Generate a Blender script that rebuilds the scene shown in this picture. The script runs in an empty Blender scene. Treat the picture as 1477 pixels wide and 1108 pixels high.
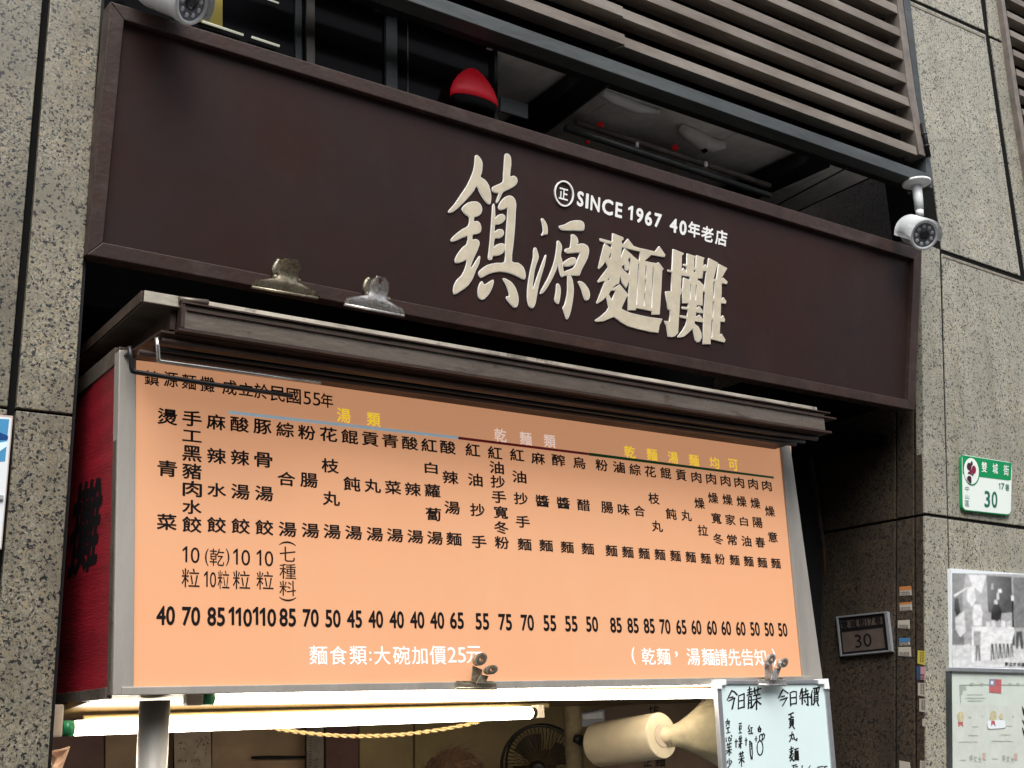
import bpy, bmesh, math, random
from mathutils import Vector, Matrix
from mathutils.geometry import tessellate_polygon
random.seed(7)
SC = bpy.context.scene
COL = SC.collection

# ------------------------------------------------------------------ camera
PW, PH = 1477.0, 1108.0
PX, PY = 738.5, 554.0
V1 = (3300.0 - PX, 957.0 - PY)           # where lines along the facade meet
VZ = (540.0 - PX, -5600.0 - PY)          # where plumb lines meet
F = math.sqrt(-(V1[0]*VZ[0] + V1[1]*VZ[1]))
_d = V1[0]*VZ[1] - V1[1]*VZ[0]
VN = ((-F*F*VZ[1] + F*F*V1[1])/_d, (-F*F*V1[0] + F*F*VZ[0])/_d)
def _ax(v): return Vector((v[0], -v[1], F)).normalized()
AX, AY, AZ = _ax(V1), _ax(VN), _ax(VZ)
EYE = Vector((0, 0, 1.65))
cam_d = bpy.data.cameras.new('camera'); cam = bpy.data.objects.new('camera', cam_d); COL.objects.link(cam)
# blender camera axes: right = +x, up = +y, back = +z (forward is -z)
R = Matrix(((AX[0], AX[1], -AX[2]), (AY[0], AY[1], -AY[2]), (AZ[0], AZ[1], -AZ[2])))
cam.matrix_world = Matrix.Translation(EYE) @ R.to_4x4()
cam_d.sensor_width = 36.0; cam_d.sensor_fit = 'HORIZONTAL'; cam_d.lens = 36.0*F/PW
cam_d.clip_start = 0.05; cam_d.clip_end = 500
SC.camera = cam

# ------------------------------------------------------------------ light
w = bpy.data.worlds.new('World'); SC.world = w; w.use_nodes = True
nt = w.node_tree; bg = nt.nodes['Background']
sky = nt.nodes.new('ShaderNodeTexSky'); sky.sky_type = 'NISHITA'; sky.sun_disc = False
SUN_EL, SUN_AZ = math.radians(58), math.radians(200)
sky.sun_elevation = SUN_EL; sky.sun_rotation = SUN_AZ
sky.dust_density = 4.0; sky.ozone_density = 0.6
hs = nt.nodes.new('ShaderNodeHueSaturation'); hs.inputs['Saturation'].default_value = 0.3
nt.links.new(sky.outputs[0], hs.inputs['Color']); nt.links.new(hs.outputs[0], bg.inputs[0])
bg.inputs[1].default_value = 0.125
sl = bpy.data.lights.new('sun', 'SUN'); sl.energy = 1.35; sl.angle = math.radians(36); sl.color = (1.0, 0.97, 0.92)
so = bpy.data.objects.new('sun', sl); COL.objects.link(so); so.location = (-3, -6, 9)
sd = Vector((math.sin(SUN_AZ)*math.cos(SUN_EL), math.cos(SUN_AZ)*math.cos(SUN_EL), math.sin(SUN_EL)))
so.rotation_euler = sd.to_track_quat('Z', 'Y').to_euler()
vs = SC.view_settings; vs.view_transform = 'Standard'; vs.look = 'None'; vs.gamma = 1.0; vs.exposure = 1.15
SC.cycles.max_bounces = 8

# ------------------------------------------------------------------ depths of the planes of the place (metres)
PIL, SIGN, BOARD, VIS, LOUV = 2.34, 2.32, 2.18, 2.05, 2.25
def ray(u, v):
    c = (u-PX, -(v-PY), F)
    return Vector((AX[0]*c[0]+AX[1]*c[1]+AX[2]*c[2], AY[0]*c[0]+AY[1]*c[1]+AY[2]*c[2], AZ[0]*c[0]+AZ[1]*c[1]+AZ[2]*c[2]))
def hy(u, v, y):
    r = ray(u, v); return EYE + r*(y/r.y)
def hp(u, v, o, n):
    r = ray(u, v); return EYE + r*((o-EYE).dot(n)/r.dot(n))
class Flat:                                # a plane of the place: point, normal towards the street
    def __init__(s, o, n): s.o, s.n = Vector(o), Vector(n).normalized()
    def __call__(s, u, v, lift=0.0): return hp(u, v, s.o + s.n*lift, s.n)
def front(y): return Flat((0, y, 0), (0, -1, 0))
F_PIL, F_BOARD, F_VIS = front(PIL), front(BOARD), front(VIS)
F_SIGN = Flat((0, SIGN, 2.575), (0, -1, -0.1))
_jn = Vector((0, 1, 0)).cross(hy(1336, 1108, PIL)-hy(1332, 560, PIL)).normalized()
if _jn.x > 0: _jn = -_jn
F_JAMB = Flat(hy(1336, 1108, PIL), _jn)

# ------------------------------------------------------------------ materials
MATS = {}
def lin(c):
    return tuple(((x/255.0)/12.92 if x/255.0 <= 0.04045 else ((x/255.0+0.055)/1.055)**2.4) for x in c)
def mat(name, col, rough=0.5, metal=0.0, var=0.0, vscale=12.0, bump=0.0, bscale=60.0, emit=None, estr=0.0, col2=None, stretch=(1, 1, 1), spec=0.5, rvar=0.0, trans=0.0, grime=None, gscale=6.0, gstretch=(4, 4, 0.35), gamt=0.5, grange=(0.52, 0.75)):
    m = bpy.data.materials.new(name); m.use_nodes = True
    t = m.node_tree; b = t.nodes['Principled BSDF']
    b.inputs['Roughness'].default_value = rough; b.inputs['Metallic'].default_value = metal
    b.inputs['Base Color'].default_value = (*col, 1); b.inputs['Specular IOR Level'].default_value = spec
    if trans: b.inputs['Transmission Weight'].default_value = trans
    if var or bump or rvar:
        g = t.nodes.new('ShaderNodeNewGeometry'); mp = t.nodes.new('ShaderNodeVectorMath'); mp.operation = 'MULTIPLY'
        mp.inputs[1].default_value = stretch; t.links.new(g.outputs['Position'], mp.inputs[0])
        n = t.nodes.new('ShaderNodeTexNoise'); n.inputs['Scale'].default_value = vscale; n.inputs['Detail'].default_value = 8; n.inputs['Roughness'].default_value = 0.65
        t.links.new(mp.outputs[0], n.inputs['Vector'])
        if var:
            mx = t.nodes.new('ShaderNodeMix'); mx.data_type = 'RGBA'
            rp = t.nodes.new('ShaderNodeMapRange'); rp.inputs[1].default_value = 0.35; rp.inputs[2].default_value = 0.68
            t.links.new(n.outputs[0], rp.inputs[0]); t.links.new(rp.outputs[0], mx.inputs[0])
            a = tuple(min(1, x*(1+var*0.6)) for x in col); c = col2 if col2 else tuple(x*(1-var) for x in col)
            mx.inputs[6].default_value = (*a, 1); mx.inputs[7].default_value = (*c, 1)
            t.links.new(mx.outputs[2], b.inputs['Base Color'])
        if grime:
            gm = t.nodes.new('ShaderNodeVectorMath'); gm.operation = 'MULTIPLY'; gm.inputs[1].default_value = gstretch; t.links.new(g.outputs['Position'], gm.inputs[0])
            gn = t.nodes.new('ShaderNodeTexNoise'); gn.inputs['Scale'].default_value = gscale; gn.inputs['Detail'].default_value = 9; gn.inputs['Roughness'].default_value = 0.7
            t.links.new(gm.outputs[0], gn.inputs['Vector'])
            gr = t.nodes.new('ShaderNodeMapRange'); gr.inputs[1].default_value = grange[0]; gr.inputs[2].default_value = grange[1]; gr.inputs[4].default_value = gamt
            t.links.new(gn.outputs[0], gr.inputs[0])
            gx = t.nodes.new('ShaderNodeMix'); gx.data_type = 'RGBA'; gx.inputs[7].default_value = (*grime, 1)
            t.links.new(gr.outputs[0], gx.inputs[0])
            src = b.inputs['Base Color'].links[0].from_socket if b.inputs['Base Color'].links else None
            if src: t.links.new(src, gx.inputs[6])
            else: gx.inputs[6].default_value = (*col, 1)
            t.links.new(gx.outputs[2], b.inputs['Base Color'])
        if rvar:
            rr = t.nodes.new('ShaderNodeMapRange'); rr.inputs[1].default_value = 0.3; rr.inputs[2].default_value = 0.7
            rr.inputs[3].default_value = max(0.02, rough-rvar); rr.inputs[4].default_value = min(1, rough+rvar)
            t.links.new(n.outputs[0], rr.inputs[0]); t.links.new(rr.outputs[0], b.inputs['Roughness'])
        if bump:
            n2 = t.nodes.new('ShaderNodeTexNoise'); n2.inputs['Scale'].default_value = bscale; n2.inputs['Detail'].default_value = 4
            t.links.new(mp.outputs[0], n2.inputs['Vector'])
            bp = t.nodes.new('ShaderNodeBump'); bp.inputs['Strength'].default_value = bump; bp.inputs['Distance'].default_value = 0.01
            t.links.new(n2.outputs[0], bp.inputs['Height']); t.links.new(bp.outputs[0], b.inputs['Normal'])
    if emit:
        b.inputs['Emission Color'].default_value = (*emit, 1); b.inputs['Emission Strength'].default_value = estr
    MATS[name] = m
    return m
def granite(name, light, mid, dark, s=1.0, thr=0.27, rough=0.42):
    m = bpy.data.materials.new(name); m.use_nodes = True; t = m.node_tree; b = t.nodes['Principled BSDF']
    L = t.links.new
    g = t.nodes.new('ShaderNodeNewGeometry')
    dn = t.nodes.new('ShaderNodeTexNoise'); dn.inputs['Scale'].default_value = 150*s; dn.inputs['Detail'].default_value = 3
    L(g.outputs['Position'], dn.inputs['Vector'])
    ds = t.nodes.new('ShaderNodeVectorMath'); ds.operation = 'MULTIPLY_ADD'; ds.inputs[1].default_value = (0.012/s,)*3
    L(dn.outputs['Color'], ds.inputs[0]); L(g.outputs['Position'], ds.inputs[2])
    def vor(scale):
        v = t.nodes.new('ShaderNodeTexVoronoi'); v.inputs['Scale'].default_value = scale*s; L(ds.outputs[0], v.inputs['Vector'])
        sp = t.nodes.new('ShaderNodeSeparateColor'); L(v.outputs['Color'], sp.inputs[0]); return v, sp
    v1, s1 = vor(170.0); v2, s2 = vor(260.0)
    big = t.nodes.new('ShaderNodeTexNoise'); big.inputs['Scale'].default_value = 7; big.inputs['Detail'].default_value = 6; L(g.outputs['Position'], big.inputs['Vector'])
    clump = t.nodes.new('ShaderNodeTexNoise'); clump.inputs['Scale'].default_value = 75*s; clump.inputs['Detail'].default_value = 2; L(g.outputs['Position'], clump.inputs['Vector'])
    def mix(f, a, c):
        x = t.nodes.new('ShaderNodeMix'); x.data_type = 'RGBA'
        L(f, x.inputs[0])
        for i, q in ((6, a), (7, c)):
            if isinstance(q, tuple): x.inputs[i].default_value = (*q, 1)
            else: L(q, x.inputs[i])
        return x.outputs[2]
    def step(src, a, c):
        r = t.nodes.new('ShaderNodeMapRange'); r.inputs[1].default_value = a; r.inputs[2].default_value = c; L(src, r.inputs[0]); return r.outputs[0]
    base = mix(s1.outputs[1], light, mid)
    base = mix(step(s2.outputs[2], 0.80, 0.84), base, tuple(min(1, x*1.25) for x in light))
    base = mix(step(s2.outputs[1], 0.78, 0.84), base, tuple(x*0.42 for x in mid))
    base = mix(step(s1.outputs[2], 0.80, 0.86), base, (light[0]*0.98, light[1]*0.86, light[2]*0.70))
    base = mix(step(big.outputs[0], 0.35, 0.75), base, mid)
    ad = t.nodes.new('ShaderNodeMath'); ad.operation = 'ADD'
    ml = t.nodes.new('ShaderNodeMath'); ml.operation = 'MULTIPLY'; ml.inputs[1].default_value = 0.9
    L(clump.outputs[0], ml.inputs[0]); L(s1.outputs[0], ad.inputs[0]); L(ml.outputs[0], ad.inputs[1])
    col = mix(step(ad.outputs[0], thr+0.38, thr+0.34), base, dark)
    # rain streaks and grime of its own shape
    st = t.nodes.new('ShaderNodeTexNoise'); st.inputs['Scale'].default_value = 5; st.inputs['Detail'].default_value = 5
    sm = t.nodes.new('ShaderNodeVectorMath'); sm.operation = 'MULTIPLY'; sm.inputs[1].default_value = (3, 3, 0.35); L(g.outputs['Position'], sm.inputs[0]); L(sm.outputs[0], st.inputs['Vector'])
    mm = t.nodes.new('ShaderNodeMix'); mm.data_type = 'RGBA'; mm.blend_type = 'MULTIPLY'
    L(step(st.outputs[0], 0.5, 0.8), mm.inputs[0]); L(col, mm.inputs[6]); mm.inputs[7].default_value = (0.74, 0.71, 0.64, 1)
    oi = t.nodes.new('ShaderNodeObjectInfo'); hv = t.nodes.new('ShaderNodeHueSaturation'); rv = t.nodes.new('ShaderNodeMapRange')
    rv.inputs[3].default_value = 0.86; rv.inputs[4].default_value = 1.10; L(oi.outputs['Random'], rv.inputs[0]); L(rv.outputs[0], hv.inputs['Value']); L(mm.outputs[2], hv.inputs['Color'])
    L(hv.outputs[0], b.inputs['Base Color'])
    b.inputs['Roughness'].default_value = rough
    bp = t.nodes.new('ShaderNodeBump'); bp.inputs['Strength'].default_value = 0.25; bp.inputs['Distance'].default_value = 0.002
    L(s1.outputs[0], bp.inputs['Height']); L(bp.outputs[0], b.inputs['Normal'])
    MATS[name] = m; return m

M_GRAN = granite('granite', (0.285, 0.265, 0.205), (0.145, 0.133, 0.100), (0.012, 0.013, 0.016), 1.3, 0.24)
M_GRANR = granite('granite_fine', (0.42, 0.405, 0.335), (0.27, 0.26, 0.212), (0.035, 0.035, 0.034), 1.25, 0.23)
M_GRAN_SHADE = granite('granite_side_shade', (0.066, 0.047, 0.030), (0.034, 0.025, 0.016), (0.005, 0.004, 0.0035), 1.0, 0.28, 0.6)  # jamb granite darkened so its shade sits in the colour
M_JOINT = mat('joint_sealant', (0.006, 0.006, 0.006), 0.9, spec=0.1)
M_SIGN = mat('sign_brown_paint', (0.026, 0.0118, 0.0098), 0.46, 0.0, 0.35, 2.2, 0.05, 30, col2=(0.019, 0.0105, 0.0100), rvar=0.14, spec=0.22, grime=(0.050, 0.031, 0.026), gscale=3.2, gstretch=(2, 2, 0.8), gamt=0.30)
M_SIGNF = mat('sign_frame_paint', (0.040, 0.0225, 0.019), 0.45, 0.0, 0.4, 14, 0.1, 70, rvar=0.14, grime=(0.12, 0.095, 0.08), gscale=9, gstretch=(1, 1, 1.5), gamt=0.30, spec=0.35)
M_GOLD = mat('brushed_gold', (0.62, 0.55, 0.42), 0.45, 0.15, 0.12, 25, 0.06, 120)
M_LWHITE = mat('letter_white', (0.82, 0.82, 0.80), 0.45)
M_STEEL = mat('stainless', (0.45, 0.425, 0.385), 0.42, 0.4, 0.3, 9, 0.08, 50, stretch=(1, 1, 0.15), rvar=0.12)
M_STEELD = mat('stainless_greasy', (0.165, 0.142, 0.118), 0.36, 0.5, 0.5, 7, 0.12, 60, stretch=(0.35, 1, 1), col2=(0.085, 0.062, 0.048), rvar=0.16, grime=(0.022, 0.014, 0.010), gscale=11, gstretch=(0.8, 1, 2.0), gamt=0.75, grange=(0.55, 0.68))
M_RIM = mat('rim_metal', (0.44, 0.40, 0.33), 0.5, 0.25, 0.45, 16, 0.15, 70, stretch=(0.4, 1, 1), grime=(0.06, 0.045, 0.035), gscale=18, gstretch=(1, 1, 1), gamt=0.7, grange=(0.56, 0.66))
M_MORTAR = mat('mortar_bead', (0.20, 0.18, 0.145), 0.8, 0, 0.4, 30, 0.2, 90)
M_RUST_SHADE = mat('grimy_brown_metal_shade', (0.055, 0.032, 0.025), 0.42, 0.35, 0.5, 10, 0.15, 60, stretch=(0.3, 1, 1), rvar=0.15)
M_CHROME = mat('rod_steel', (0.50, 0.47, 0.44), 0.22, 0.95, 0.3, 20, 0.05, 80)
M_BLACKR = mat('rod_black', (0.012, 0.011, 0.012), 0.35, 0.4)
M_ORANGE = mat('menu_acrylic', (0.45, 0.226, 0.122), 0.30, 0, 0.05, 2.2, 0.0, emit=(0.82, 0.392, 0.205), estr=0.245, col2=(0.45, 0.26, 0.155), grime=(0.40, 0.20, 0.11), gscale=2.2, gstretch=(2, 2, 0.6), gamt=0.22)
M_RED = mat('red_side_acrylic', (0.26, 0.008, 0.018), 0.45, 0, 0.35, 9, 0.2, 130, stretch=(1, 0.25, 2.5))
M_INK = mat('ink_black', (0.008, 0.006, 0.007), 0.6, spec=0.15)
M_INKW = mat('ink_white', (0.86, 0.86, 0.86), 0.4, emit=(1, .98, .96), estr=0.10)
M_INKY = mat('ink_yellow', (0.90, 0.66, 0.02), 0.4, emit=(1, .72, .03), estr=0.30)
M_INKP = mat('ink_pale', (0.92, 0.80, 0.74), 0.4, emit=(1, .84, .78), estr=0.24)
M_BLUE = mat('line_blue', (0.54, 0.70, 0.80), 0.4, emit=(.54, .70, .8), estr=0.13)
M_LRED = mat('line_red', (0.52, 0.03, 0.04), 0.4)
M_LGRN = mat('line_green', (0.015, 0.17, 0.035), 0.4)
M_SLAT = mat('louver_slat', (0.185, 0.162, 0.138), 0.6, 0.1, 0.45, 9, 0.12, 60, stretch=(0.3, 1, 1), col2=(0.115, 0.09, 0.073))
M_SLATF = mat('louver_frame', (0.17, 0.145, 0.125), 0.6, 0.1, 0.4, 12, 0.1, 60)
M_DARK = mat('dark_back', (0.005, 0.0045, 0.0045), 0.9, spec=0.05)  # near black puts the deep shade of the recesses into the colour
M_BEAM = mat('beam_grey_green', (0.050, 0.058, 0.059), 0.5, 0.2, 0.45, 10, 0.12, 60, stretch=(0.3, 1, 1))
M_BLACKM = mat('black_steel', (0.009, 0.009, 0.010), 0.5, 0.0, 0.3, 8, spec=0.2)
M_CEIL = mat('recess_ceiling_panel', (0.72, 0.71, 0.67), 0.6, 0, 0.3, 6)
M_WHITE = mat('white_plastic', (0.84, 0.86, 0.87), 0.35, 0, 0.05, 20)
M_GREYP = mat('grey_plastic', (0.33, 0.34, 0.35), 0.4)
M_LENS = mat('camera_glass', (0.16, 0.17, 0.20), 0.08, 0.2, spec=0.8)
M_LENSD = mat('lens_black', (0.006, 0.006, 0.010), 0.06, 0.0, spec=0.9)
M_LED = mat('led_clear', (0.66, 0.68, 0.72), 0.12, 0.3)
M_CLIPB = mat('clip_brass', (0.36, 0.32, 0.24), 0.34, 0.6, 0.5, 130, 0.04, 200, col2=(0.13, 0.105, 0.07), rvar=0.15)
M_CLIPS = mat('clip_silver', (0.66, 0.67, 0.68), 0.26, 0.6, 0.4, 150, 0.04, 200, col2=(0.30, 0.25, 0.20), rvar=0.15)
M_TUBE = mat('tube_glow', (0.9, 0.9, 0.88), 0.4, emit=(1.0, 0.90, 0.74), estr=10.0)
M_GREEN = mat('tube_green_ring', (0.02, 0.22, 0.08), 0.35)
M_HOLD = mat('tube_holder', (0.55, 0.44, 0.33), 0.5, 0, 0.15, 30)
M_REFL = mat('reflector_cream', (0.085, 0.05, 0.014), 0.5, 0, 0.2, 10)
M_GOLDR = mat('gold_rail', (0.55, 0.42, 0.20), 0.35, 0.6, 0.2, 20)
M_PIPE = mat('galvanised_pipe', (0.45, 0.36, 0.22), 0.35, 0.7, 0.5, 14, 0.15, 60, rvar=0.12)
M_BROWNW = mat('stall_panel_brown', (0.46, 0.30, 0.175), 0.6, 0, 0.3, 4)
M_OLIVE = mat('stall_panel_olive', (0.50, 0.36, 0.165), 0.6, 0, 0.25, 3)
M_MAROON = mat('stall_door_maroon', (0.21, 0.10, 0.085), 0.6, 0, 0.3, 5)
M_FILM = mat('plastic_film', (0.62, 0.52, 0.36), 0.28, 0, 0.1, 25, 0.1, 60)
M_FILM2 = mat('plastic_bag', (0.56, 0.46, 0.30), 0.3, 0, 0.25, 14, 0.35, 25)
M_STRING = mat('cotton_string', (0.46, 0.32, 0.14), 0.8, 0, 0.2, 90)
M_WBOARD = mat('whiteboard_face', (0.66, 0.80, 0.80), 0.18, 0, 0.03, 5)
M_ALU = mat('aluminium', (0.52, 0.54, 0.57), 0.35, 0.7, 0.1, 30)
M_HAIR = mat('hair_brown', (0.29, 0.165, 0.10), 0.42, 0, 0.5, 60)
M_SKIN = mat('skin', (0.44, 0.26, 0.18), 0.5, 0, 0.1, 30)
M_SHIRT = mat('shirt_cloth', (0.10, 0.11, 0.14), 0.85, 0, 0.2, 30)
M_FANB = mat('fan_black', (0.016, 0.014, 0.012), 0.4, 0.2)
M_FANR = mat('fan_wire', (0.10, 0.07, 0.032), 0.4, 0.6)
M_BLADE = mat('fan_blade', (0.06, 0.045, 0.025), 0.4)
M_PAPER = mat('note_paper', (0.44, 0.34, 0.25), 0.8, 0, 0.2, 20)
M_RULER = mat('strip_pale', (0.30, 0.255, 0.20), 0.6, 0, 0.35, 25)
M_BANNER = mat('banner_brown', (0.13, 0.08, 0.045), 0.75, 0, 0.3, 5)
M_BAGP = mat('paper_bag', (0.52, 0.36, 0.25), 0.7, 0, 0.3, 25, 0.4, 30, col2=(0.42, 0.20, 0.14))
M_PGREEN = mat('plaque_green', (0.006, 0.235, 0.080), 0.25)
M_PWHITE = mat('plaque_white', (0.70, 0.77, 0.73), 0.25)
M_PTEXT = mat('plaque_dark_green', (0.010, 0.13, 0.08), 0.3)
M_PLUM = mat('flower_plum', (0.20, 0.012, 0.045), 0.3)
M_PLUMD = mat('flower_dark', (0.045, 0.010, 0.022), 0.3)
M_PH = [mat('photo_grey_%d' % i, (g, g*1.01, g*1.03), 0.22, 0, 0.25, 45, col2=(g*0.62, g*0.63, g*0.65)) for i, g in enumerate((0.66, 0.42, 0.22, 0.09, 0.03, 0.80))]
M_CERT = mat('certificate_pale', (0.56, 0.62, 0.565), 0.25, 0, 0.06, 8)
M_CERT2 = mat('certificate_cream', (0.56, 0.60, 0.55), 0.25, 0, 0.08, 20)
M_CERTL = mat('certificate_grey', (0.34, 0.38, 0.33), 0.3)
M_FLAGR = mat('flag_red', (0.46, 0.13, 0.14), 0.3, 0, 0.15, 60)
M_FLAGB = mat('flag_blue', (0.22, 0.25, 0.36), 0.3)
M_BADGE = mat('badge_gold', (0.52, 0.47, 0.30), 0.3, 0, 0.3, 90)
M_SEAL = mat('seal_faded', (0.50, 0.36, 0.33), 0.4, 0, 0.3, 120)
M_POSTB = mat('poster_blue', (0.07, 0.28, 0.52), 0.3)
M_POSTD = mat('poster_navy', (0.012, 0.06, 0.22), 0.3)
M_POSTW = mat('poster_white', (0.72, 0.77, 0.80), 0.3)
M_POSTE = mat('poster_edge', (0.50, 0.40, 0.37), 0.4)
M_ST = {k: mat('sticker_'+k, c, 0.5) for k, c in dict(white=(0.42, 0.38, 0.32), orange=(0.45, 0.17, 0.05), blue=(0.05, 0.17, 0.34), yellow=(0.50, 0.42, 0.06), pink=(0.45, 0.24, 0.25), navy=(0.03, 0.07, 0.16)).items()}
M_STI = mat('sticker_print', (0.06, 0.05, 0.045), 0.6)
M_LANT = mat('lantern_red', (0.26, 0.005, 0.012), 0.6, emit=(0.75, 0.004, 0.020), estr=0.085)
M_GLINTR = mat('glint_red_dim', (0.25, 0.005, 0.010), 0.4, emit=(0.6, 0.005, 0.015), estr=0.05)
M_WGLASS = mat('window_glass', (0.005, 0.005, 0.006), 0.12, spec=0.04)
M_YEL = mat('yellow_board', (0.30, 0.24, 0.03), 0.6)
M_GLOWT = mat('dim_glow', (0.7, 0.7, 0.6), 0.4, emit=(0.75, 0.75, 0.58), estr=0.20)
M_MULL = mat('mullion_bronze', (0.075, 0.066, 0.055), 0.35, 0.5, 0.3, 10)
M_GATE = mat('gate_bronze', (0.16, 0.095, 0.055), 0.32, 0.7, 0.35, 8, stretch=(1, 1, 0.3))
M_PLATEF = mat('house_plate_face', (0.085, 0.065, 0.052), 0.5, 0, 0.25, 40)
M_GROUND = mat('pavement_grey', (0.07, 0.069, 0.066), 0.8, 0, 0.25, 4)
M_OPP = mat('render_grey', (0.11, 0.105, 0.10), 0.8, 0, 0.25, 1)
M_STUDIO = mat('plaster_dark', (0.05, 0.045, 0.04), 0.8)

# ------------------------------------------------------------------ object helpers
OFF = {}
def setm(o, label=None, cat=None, group=None, kind=None):
    if label: o['label'] = label
    if cat: o['category'] = cat
    if group: o['group'] = group
    if kind: o['kind'] = kind
    return o
def thing(name, loc, label, cat, group=None):
    o = bpy.data.objects.new(name, None); COL.objects.link(o); o.location = loc; o.empty_display_size = 0.05
    OFF[o.name] = Vector(loc); return setm(o, label, cat, group)
def link(name, me, m, parent=None, smooth=False, loc=None):
    if isinstance(m, (list, tuple)):
        for x in m: me.materials.append(x)
    else: me.materials.append(m)
    o = bpy.data.objects.new(name, me); COL.objects.link(o)
    if parent is not None:
        off = OFF[parent.name]; o.parent = parent
    else:
        if loc is None:
            c = sum((v.co for v in me.vertices), Vector())/max(1, len(me.vertices)); loc = c
        off = Vector(loc); o.location = off
    OFF[o.name] = off
    me.transform(Matrix.Translation(-off))
    if smooth: me.polygons.foreach_set('use_smooth', [True]*len(me.polygons))
    me.update(); return o
def bmobj(name, bm, m, parent=None, smooth=False, bevel=0.0, loc=None):
    bmesh.ops.recalc_face_normals(bm, faces=bm.faces[:])
    if bevel:
        es = [e for e in bm.edges if len(e.link_faces) == 2 and e.calc_face_angle(0) > 0.5]
        bmesh.ops.bevel(bm, geom=es, offset=bevel, segments=2, profile=0.6, affect='EDGES', clamp_overlap=True)
    me = bpy.data.meshes.new(name); bm.to_mesh(me); bm.free()
    return link(name, me, m, parent, smooth, loc)
def prism(bm, pts, d, mi=0):
    """front outline pts (3D), pushed by vector d"""
    n = len(pts); a = [bm.verts.new(p) for p in pts]; b = [bm.verts.new(p + d) for p in pts]
    tri = tessellate_polygon([[Vector(p) for p in pts]]) if n > 4 else None
    fs = []
    if tri is None: fs += [bm.faces.new(a), bm.faces.new(b[::-1])]
    else:
        for t in tri:
            try: fs += [bm.faces.new([a[i] for i in t]), bm.faces.new([b[i] for i in t][::-1])]
            except ValueError: pass
    for i in range(n):
        j = (i+1) % n; fs.append(bm.faces.new((a[i], b[i], b[j], a[j])))
    for f in fs: f.material_index = mi
    return a, b
def fb(d): return Vector((0, d, 0))
def slab(name, px, y, depth, m, parent=None, bevel=0.0, loc=None):
    bm = bmesh.new(); prism(bm, [hy(u, v, y) for u, v in px], fb(depth)); return bmobj(name, bm, m, parent, False, bevel, loc)
def slabp(name, px, fl, depth, m, parent=None, bevel=0.0, lift=0.0, loc=None):
    bm = bmesh.new(); prism(bm, [fl(u, v, lift) for u, v in px], -fl.n*depth); return bmobj(name, bm, m, parent, False, bevel, loc)
def box(bm, x0, x1, y0, y1, z0, z1, mi=0):
    prism(bm, [Vector((x0, y0, z0)), Vector((x1, y0, z0)), Vector((x1, y0, z1)), Vector((x0, y0, z1))], fb(y1-y0), mi)
def sweep(bm, pts, r, n=10, cap=True, mi=0):
    pts = [Vector(p) for p in pts]; rings = []
    rs = r if isinstance(r, (list, tuple)) else [r]*len(pts)
    up = None
    for i, p in enumerate(pts):
        d = (pts[min(i+1, len(pts)-1)] - pts[max(i-1, 0)]).normalized()
        if up is None:
            up = d.orthogonal().normalized()
        up = (up - d*up.dot(d)).normalized(); s = d.cross(up)
        rings.append([bm.verts.new(p + (up*math.cos(2*math.pi*k/n) + s*math.sin(2*math.pi*k/n))*rs[i]) for k in range(n)])
    for a, b in zip(rings, rings[1:]):
        for k in range(n):
            f = bm.faces.new((a[k], a[(k+1) % n], b[(k+1) % n], b[k])); f.material_index = mi; f.smooth = True
    if cap:
        for q in (rings[0][::-1], rings[-1]):
            f = bm.faces.new(q); f.material_index = mi
def tube(name, pts, r, m, parent=None, n=14, loc=None):
    bm = bmesh.new(); sweep(bm, pts, r, n); return bmobj(name, bm, m, parent, False, 0, loc)
def lathe(bm, o, d, prof, n=28, mi=0, cap=True):
    d = d.normalized(); u = d.orthogonal().normalized(); s = d.cross(u); rings = []
    for a, r in prof:
        rings.append([bm.verts.new(o + d*a + (u*math.cos(2*math.pi*k/n)+s*math.sin(2*math.pi*k/n))*max(r, 1e-5)) for k in range(n)])
    for a, b in zip(rings, rings[1:]):
        for k in range(n):
            f = bm.faces.new((a[k], a[(k+1) % n], b[(k+1) % n], b[k])); f.material_index = mi; f.smooth = True
    if cap:
        f = bm.faces.new(rings[0][::-1]); f.material_index = mi
        f = bm.faces.new(rings[-1]); f.material_index = mi
def zoomed(pts, ox, oy, s): return [(ox+x/s, oy+y/s) for x, y in pts]

# ---- lettering --------------------------------------------------------------
GL = {}
def glyph(ch, bold):
    k = (ch, bold)
    if k in GL: return GL[k]
    cu = bpy.data.curves.new('glyph', 'FONT'); cu.body = ch; cu.resolution_u = 3; cu.offset = bold; cu.align_x = 'LEFT'
    o = bpy.data.objects.new('glyph', cu); COL.objects.link(o)
    me = bpy.data.meshes.new_from_object(o.evaluated_get(bpy.context.evaluated_depsgraph_get()))
    vs_ = [(v.co.x, v.co.y) for v in me.vertices]; fs = [tuple(p.vertices) for p in me.polygons]
    bpy.data.objects.remove(o); bpy.data.curves.remove(cu); bpy.data.meshes.remove(me)
    if vs_:
        x0, x1 = min(p[0] for p in vs_), max(p[0] for p in vs_); y0, y1 = min(p[1] for p in vs_), max(p[1] for p in vs_)
    else: x0 = x1 = y0 = y1 = 0
    GL[k] = (vs_, fs, (x0, y0, x1, y1)); return GL[k]
GL[('1', 0.0)] = ([(0.30, 0), (0.44, 0), (0.44, 0.72), (0.34, 0.72), (0.10, 0.57), (0.10, 0.47), (0.30, 0.57)], [(0, 1, 2, 3, 6), (3, 4, 5, 6)], (0.10, 0.0, 0.44, 0.72))
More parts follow.
